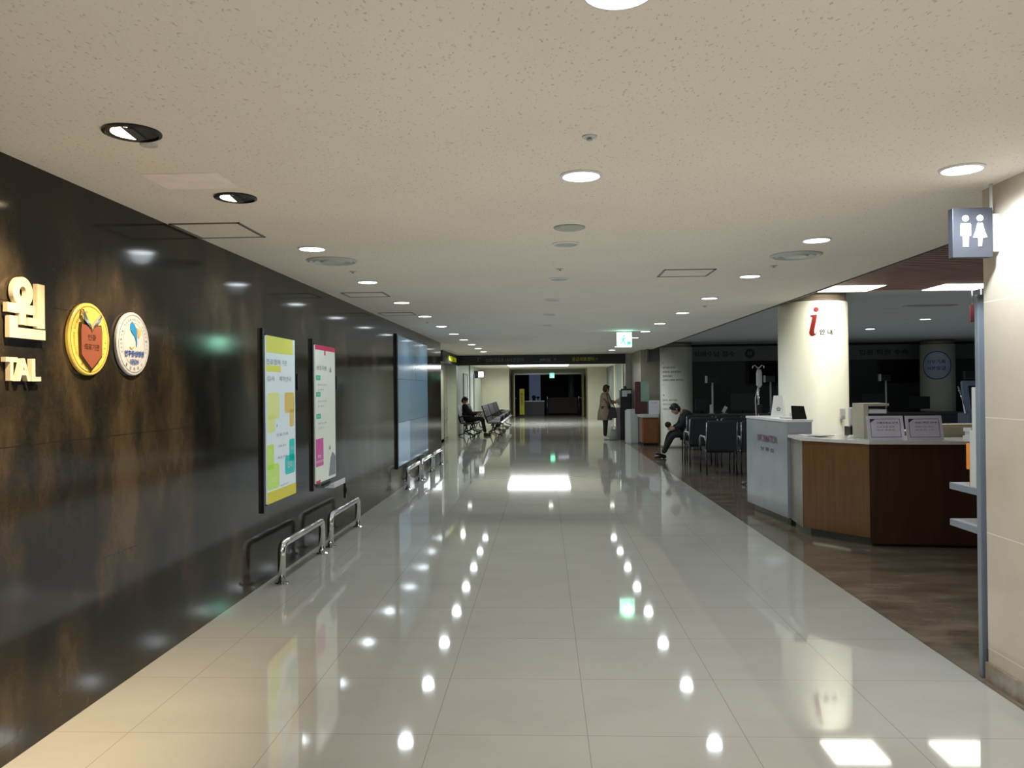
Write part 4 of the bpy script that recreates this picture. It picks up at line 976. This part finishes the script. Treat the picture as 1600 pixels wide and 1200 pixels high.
# ------------------------------------------------------------------ people
def skin_mesh(vs, es, sub=2):
    """grow a surface round a skeleton; vs = [(x,y,z,r)]"""
    me = bpy.data.meshes.new('s'); me.from_pydata([v[:3] for v in vs], es, []); me.update()
    o = bpy.data.objects.new('s', me); C.objects.link(o)
    md = o.modifiers.new('k', 'SKIN'); sd = o.modifiers.new('b', 'SUBSURF'); sd.levels = sub
    sv = me.skin_vertices[0].data
    for i, v in enumerate(vs): sv[i].radius = (v[3], v[3] if len(v) < 5 else v[4])
    sv[0].use_root = True
    dg = bpy.context.evaluated_depsgraph_get(); dg.update(); ev = o.evaluated_get(dg); m2 = ev.to_mesh()
    out = ([v.co.copy() for v in m2.vertices], [tuple(p.vertices) for p in m2.polygons])
    ev.to_mesh_clear(); bpy.data.objects.remove(o); bpy.data.meshes.remove(me)
    return out
def hand(mb, wr, dirv, side, m, curl=.5):
    """palm and five bent fingers from wrist wr along dirv; side = vector to the thumb side"""
    wr, d, s = Vector(wr), Vector(dirv).normalized(), Vector(side).normalized()
    s = (s-d*s.dot(d)).normalized(); n = d.cross(s)
    mb.loft([(wr, s*.026, n*.018), (wr+d*.04, s*.038, n*.015), (wr+d*.085, s*.040, n*.013), (wr+d*.095, s*.034, n*.008)], m, 12)
    for i, (off_, ln) in enumerate(((.030, .066), (.010, .075), (-.010, .070), (-.030, .055))):
        p = wr+d*.085+s*off_; pts = [p-d*.01]; a = 0; q = p
        for k in range(3):
            a += curl; q = q+(d*math.cos(a)+n*math.sin(a))*(ln/3); pts.append(q)
        mb.tube(pts, [.0085, .008, .0075, .006], m, 8)
    p = wr+d*.03+s*.03
    mb.tube([p, p+s*.025+d*.02, p+s*.03+d*.045+n*.01, p+s*.022+d*.065+n*.02], [.011, .010, .009, .007], m, 8)
def head(mb, hr, c, look, up, m, hm, long=False):
    """head with nose, ears, eyes, mouth into mb; hair into hr"""
    c, f = Vector(c), Vector(look).normalized(); up = Vector(up).normalized()
    up = (up-f*up.dot(f)).normalized(); r = f.cross(up)
    R = Matrix((r, f, up)).transposed()
    mb.ball(c, (.074, .092, .112), m, R, 20)
    mb.ball(c+f*.03-up*.065, (.05, .055, .05), m, R, 12)
    mb.loft([(c+f*.088+up*.02, r*.006, up*.006), (c+f*.105-up*.012, r*.014, up*.012), (c+f*.088-up*.026, r*.014, up*.006)], m, 8)
    for s in (-1, 1):
        mb.ball(c+r*.074*s-f*.005-up*.005, (.010, .02, .03), m, R, 8)
        mb.ball(c+r*.03*s+f*.082+up*.015, (.014, .008, .007), M['ink'], R, 8)
    mb.ball(c+f*.084-up*.052, (.022, .008, .006), M['red'], R, 8)
    hr.ball(c-f*.012+up*.022, (.084, .098, .108), hm, R, 20)
    hr.ball(c-f*.035-up*.02, (.080, .075, .09), hm, R, 16)
    for q in (-.05, -.02, .015, .045): hr.ball(c+f*.058+up*.072+r*q, (.026, .024, .036), hm, R, 8)
    if long: hr.ball(c-f*.05-up*.07, (.075, .05, .10), hm, R, 12)
def person(label, loc, J, look, up, top_m, leg_m, shoe_m, hair_m, group=None, hems=None, longhair=False, shoes=None, fat=1.0):
    t = thing('person', label, 'person', loc)
    P = {k: Vector(v) for k, v in J.items()}
    order = ['pel', 'bel', 'che', 'nek', 'hed', 'sL', 'eL', 'wL', 'sR', 'eR', 'wR', 'hL', 'kL', 'aL', 'hR', 'kR', 'aR']
    rad = dict(pel=.12, bel=.12, che=.135, nek=.048, hed=.05, sL=.06, eL=.04, wL=.026, sR=.06, eR=.04, wR=.026, hL=.085, kL=.052, aL=.034, hR=.085, kR=.052, aR=.034)
    E = [('pel', 'bel'), ('bel', 'che'), ('che', 'nek'), ('nek', 'hed'), ('che', 'sL'), ('sL', 'eL'), ('eL', 'wL'), ('che', 'sR'), ('sR', 'eR'), ('eR', 'wR'), ('pel', 'hL'), ('hL', 'kL'), ('kL', 'aL'), ('pel', 'hR'), ('hR', 'kR'), ('kR', 'aR')]
    ix = {k: i for i, k in enumerate(order)}
    vs, fs = skin_mesh([tuple(P[k])+(rad[k]*.93,) for k in order], [(ix[a], ix[b]) for a, b in E])
    b = MB(M['skin']); b.verts_faces(vs, fs, M['skin'], True)
    h = MB(hair_m)
    head(b, h, P['hc'], look, up, M['skin'], hair_m, longhair)
    for s in ('L', 'R'):
        d = P['w'+s]-P['e'+s]
        hand(b, P['w'+s], P.get('hd'+s, d) if 'hd'+s in P else d, P['th'], M['skin'])
    b.done('body', None, t)
    h.done('hair', None, t)
    o2 = ['pel', 'bel', 'che', 'nek', 'sL', 'eL', 'wL', 'sR', 'eR', 'wR']; ix = {k: i for i, k in enumerate(o2)}
    r2 = dict(pel=.155, bel=.15, che=.165, nek=.07, sL=.085, eL=.062, wL=.046, sR=.085, eR=.062, wR=.046)
    E2 = [e for e in E if e[0] in o2 and e[1] in o2]
    vs, fs = skin_mesh([tuple(P[k].lerp(P['che'], .0) if k != 'nek' else P['che'].lerp(P['nek'], .8))+(r2[k]*fat,) for k in o2], [(ix[a], ix[c]) for a, c in E2])
    g = MB(); g.verts_faces(vs, fs, top_m, True)
    if hems: g.loft(hems, top_m, 20)
    g.done('coat', None, t)
    o3 = ['pel', 'hL', 'kL', 'aL', 'hR', 'kR', 'aR']; ix = {k: i for i, k in enumerate(o3)}
    r3 = dict(pel=.135, hL=.10, kL=.072, aL=.055, hR=.10, kR=.072, aR=.055)
    E3 = [e for e in E if e[0] in o3 and e[1] in o3]
    vs, fs = skin_mesh([tuple(P[k])+(r3[k],) for k in o3], [(ix[a], ix[c]) for a, c in E3])
    MB().verts_faces(vs, fs, leg_m, True).done('trousers', leg_m, t)
    for s in ('L', 'R'):
        a = P['a'+s]; td = P['toe'+s]-a; dn = P['hel'+s]
        tdn = (P['toe'+s]-dn).normalized(); sd = tdn.cross(Z_).normalized(); u = sd.cross(tdn)
        if u.z < 0: u = -u
        L = (P['toe'+s]-dn).length
        MB().loft([(dn+u*.03, sd*.025, u*.022), (dn+tdn*.02+u*.042, sd*.036, u*.042), (dn+tdn*L*.4+u*.045, sd*.038, u*.042), (dn+tdn*L*.7+u*.032, sd*.045, u*.030), (dn+tdn*L*.95+u*.022, sd*.032, u*.020), (dn+tdn*L+u*.018, sd*.012, u*.01)], None, 14).done('shoe', shoe_m, t)
    return t
# bent man seated sideways facing the corridor
V = Vector
J = dict(pel=(3.07, 17.2, .56), bel=(3.10, 17.2, .72), che=(3.05, 17.2, .93), nek=(2.93, 17.2, 1.03), hed=(2.87, 17.2, 1.06), hc=(2.80, 17.2, 1.07),
         sL=(3.03, 17.38, .96), eL=(2.93, 17.42, .72), wL=(2.77, 17.30, .66), sR=(3.03, 17.02, .96), eR=(2.91, 16.98, .72), wR=(2.77, 17.10, .66), th=(0, 0, 1),
         hdL=(-.9, -.2, -.1), hdR=(-.9, .2, -.1),
         hL=(3.04, 17.30, .54), kL=(2.70, 17.34, .56), aL=(2.58, 17.33, .12), hR=(3.04, 17.10, .54), kR=(2.72, 17.04, .53), aR=(2.50, 17.02, .13),
         toeL=(2.36, 17.33, .012), helL=(2.62, 17.33, .004), toeR=(2.33, 17.02, .13), helR=(2.53, 17.02, .01))
person('person in black coat bent forward over his knees on a waiting chair', (2.95, 17.2, 0), J, (-.75, -.12, -.62), (-.5, 0, .8), M['coatblack'], M['trousers'], M['shoe'], M['hair'], fat=1.2,
       hems=[((3.10, 17.2, .88), (.18, 0, 0), (0, .2, 0)), ((3.10, 17.2, .70), (.21, 0, 0), (0, .23, 0)), ((3.08, 17.2, .50), (.20, 0, 0), (0, .22, 0))])
tag(MB().ball((2.645, 17.2, .735), (.07, .085, .065)).box((2.60, 17.16, .70), (2.68, 17.24, .80), None, .03).done('pouch', M['coatblack']), 'dark rounded pouch held in the hands of the bent person', 'pouch')
# standing person at the kiosk, seen from behind and the left
J = dict(pel=(1.80, 23.75, .92), bel=(1.80, 23.75, 1.05), che=(1.80, 23.75, 1.25), nek=(1.82, 23.76, 1.40), hed=(1.83, 23.76, 1.45), hc=(1.845, 23.77, 1.50),
         sL=(1.76, 23.90, 1.31), eL=(1.95, 23.95, 1.12), wL=(2.08, 23.80, 1.10), sR=(1.82, 23.58, 1.31), eR=(1.94, 23.50, 1.10), wR=(2.08, 23.52, 1.12), th=(0, 0, 1),
         hL=(1.79, 23.84, .88), kL=(1.81, 23.85, .47), aL=(1.80, 23.86, .09), hR=(1.81, 23.66, .88), kR=(1.81, 23.66, .47), aR=(1.79, 23.65, .09),
         toeL=(2.02, 23.84, .004), helL=(1.77, 23.86, .004), toeR=(1.99, 23.60, .004), helR=(1.75, 23.65, .004))
person('person in tan belted coat standing at the black kiosk', (1.82, 23.75, 0), J, (.9, .35, -.15), (0, 0, 1), M['tan'], M['trousers'], M['shoe_w'], M['hair2'], fat=1.16,
       hems=[((1.80, 23.75, 1.12), (.145, 0, 0), (0, .165, 0)), ((1.80, 23.75, .98), (.17, 0, 0), (0, .18, 0)), ((1.79, 23.75, .78), (.21, 0, 0), (0, .21, 0)), ((1.79, 23.75, .58), (.22, 0, 0), (0, .23, 0))], longhair=False)
t = thing('shoulder_bag', 'black shoulder bag hanging at the side of the person in tan', 'bag', (2.02, 23.38, .75))
MB().prism([(-.14, 0), (.16, .04), (.10, .34), (-.04, .36)], (1.97, 23.30, .62), FR_CAM, -.10).done('bag_body', M['bag'], t)
MB().tube([(1.93, 23.34, .97), (1.86, 23.38, 1.15), (1.83, 23.45, 1.38), (1.88, 23.5, 1.36), (1.98, 23.36, 1.1), (2.05, 23.34, .97)], .012).done('strap', M['bag'], t)
t = thing('carry_bag', 'grey rounded bag on the floor by the person in tan', 'bag', (2.02, 23.4, 0))
MB().loft([((2.02, 23.4, 0.0), (.09, 0, 0), (0, .06, 0)), ((2.02, 23.4, .03), (.12, 0, 0), (0, .08, 0)), ((2.02, 23.4, .2), (.12, 0, 0), (0, .08, 0)), ((2.02, 23.4, .32), (.07, 0, 0), (0, .05, 0))]).done('bag_body', M['greybag'], t)
MB().tube([(1.97, 23.4, .31), (1.98, 23.4, .40), (2.06, 23.4, .40), (2.07, 23.4, .31)], .008).done('handle', M['bag'], t)
# reclining person on the left bench
J = dict(pel=(-2.50, 26.15, .58), bel=(-2.55, 26.15, .72), che=(-2.62, 26.15, .92), nek=(-2.64, 26.15, 1.06), hed=(-2.63, 26.15, 1.11), hc=(-2.61, 26.15, 1.16),
         sL=(-2.60, 26.33, .97), eL=(-2.42, 26.36, .74), wL=(-2.20, 26.26, .70), sR=(-2.60, 25.97, .97), eR=(-2.42, 25.93, .74), wR=(-2.20, 26.02, .70), th=(0, 0, 1),
         hL=(-2.46, 26.24, .55), kL=(-2.03, 26.27, .56), aL=(-1.97, 26.27, .10), hR=(-2.46, 26.05, .55), kR=(-2.03, 26.02, .56), aR=(-1.93, 26.02, .10),
         toeL=(-1.77, 26.27, .004), helL=(-2.01, 26.27, .004), toeR=(-1.73, 26.02, .004), helR=(-1.97, 26.02, .004))
person('person in black coat sitting on the bench in the left bay', (-2.4, 26.15, 0), J, (.85, -.2, -.45), (.1, 0, 1), M['coatblack'], M['trousers'], M['shoe'], M['hair'],
       hems=[((-2.56, 26.15, .75), (.16, 0, 0), (0, .2, 0)), ((-2.50, 26.15, .60), (.18, 0, 0), (0, .22, 0)), ((-2.46, 26.15, .49), (.19, 0, 0), (0, .22, 0))])

# ------------------------------------------------------------------ world, extra lamps, camera
w = bpy.data.worlds.new('world'); bpy.context.scene.world = w; w.use_nodes = True
bg = w.node_tree.nodes['Background']; bg.inputs[0].default_value = (.6, .7, .8, 1); bg.inputs[1].default_value = .02
def area(x, y, z, sx, sy, e, col, tgt=None):
    L = bpy.data.lights.new('ceiling_panel_lamp', 'AREA'); L.shape = 'RECTANGLE'; L.size = sx; L.size_y = sy; L.energy = e; L.color = col
    o = bpy.data.objects.new('ceiling_panel_lamp', L); C.objects.link(o); o.location = (x, y, z); return o
area(-.24, 34.2, HC-.06, 2.5, 3.5, 110, (1, 1, .92))
def up(y0, y1, e, col):  # unseen upward fill lamp just above the floor, added to brighten the ceiling
    o = area(.4, (y0+y1)/2, .02, 3.2, y1-y0, e, col); o.rotation_euler = (PI, 0, 0); return o
up(-6, 6, 52, (1, .96, .90)); up(6, 12, 14, (.94, .98, 1)); up(12, 24, 20, (.80, .92, 1))
o = area(7.5, 14, .02, 8, 12, 75, (0.82, .93, 1)); o.rotation_euler = (PI, 0, 0)  # added upward fill, no fitting here; lifts the dark hall
lamp(-2.3, 22.2, HC-.05, (1, 1, .9), 60, .06)  # unseen lamp added to brighten the pale wall and pier
lamp(-2.2, 39.5, HC-.06, (1, 1, .9), 40, .06); lamp(2.2, 38.5, HC-.06, (1, 1, .9), 50, .06)
area(1.1, 46, HC-.1, .6, .6, 3, (.8, .8, 1))
lamp(3.3, 8.6, HH-.06, (1, .94, .80), 6, .05, 110, .7, (3.4, 9.7, 1.6))
pl = bpy.data.lights.new('exit_lamp', 'POINT'); pl.energy = 2.2; pl.color = (.35, 1, .7); pl.shadow_soft_size = .1
o = bpy.data.objects.new('exit_lamp', pl); C.objects.link(o); o.location = (1.458, 14.38, 2.45)

cam = bpy.data.cameras.new('camera'); cam.sensor_width = 36; cam.lens = 1246/1600*36; cam.clip_start = .05
co = bpy.data.objects.new('camera', cam); C.objects.link(co); co.location = (0, 0, 1.55)
yaw = math.atan(50/1246); pitch = math.atan(6.5/1246); roll = .0100
Fw = Vector((-math.sin(yaw)*math.cos(pitch), math.cos(yaw)*math.cos(pitch), math.sin(pitch)))
R0 = Vector((math.cos(yaw), math.sin(yaw), 0)); U0 = R0.cross(Fw)
Rr = R0*math.cos(roll)-U0*math.sin(roll); Uu = Rr.cross(Fw)
co.matrix_world = Matrix((( Rr.x, Uu.x, -Fw.x, 0), (Rr.y, Uu.y, -Fw.y, 0), (Rr.z, Uu.z, -Fw.z, 1.55), (0, 0, 0, 1)))
sc = bpy.context.scene; sc.camera = co
sc.view_settings.view_transform = 'Standard'; sc.view_settings.look = 'None'; sc.view_settings.exposure = .06; sc.view_settings.gamma = 1.06
sc.cycles.use_denoising = True; sc.cycles.max_bounces = 8; sc.cycles.diffuse_bounces = 5; sc.cycles.glossy_bounces = 5
sc.cycles.sample_clamp_indirect = 6; sc.cycles.caustics_reflective = False; sc.cycles.caustics_refractive = False
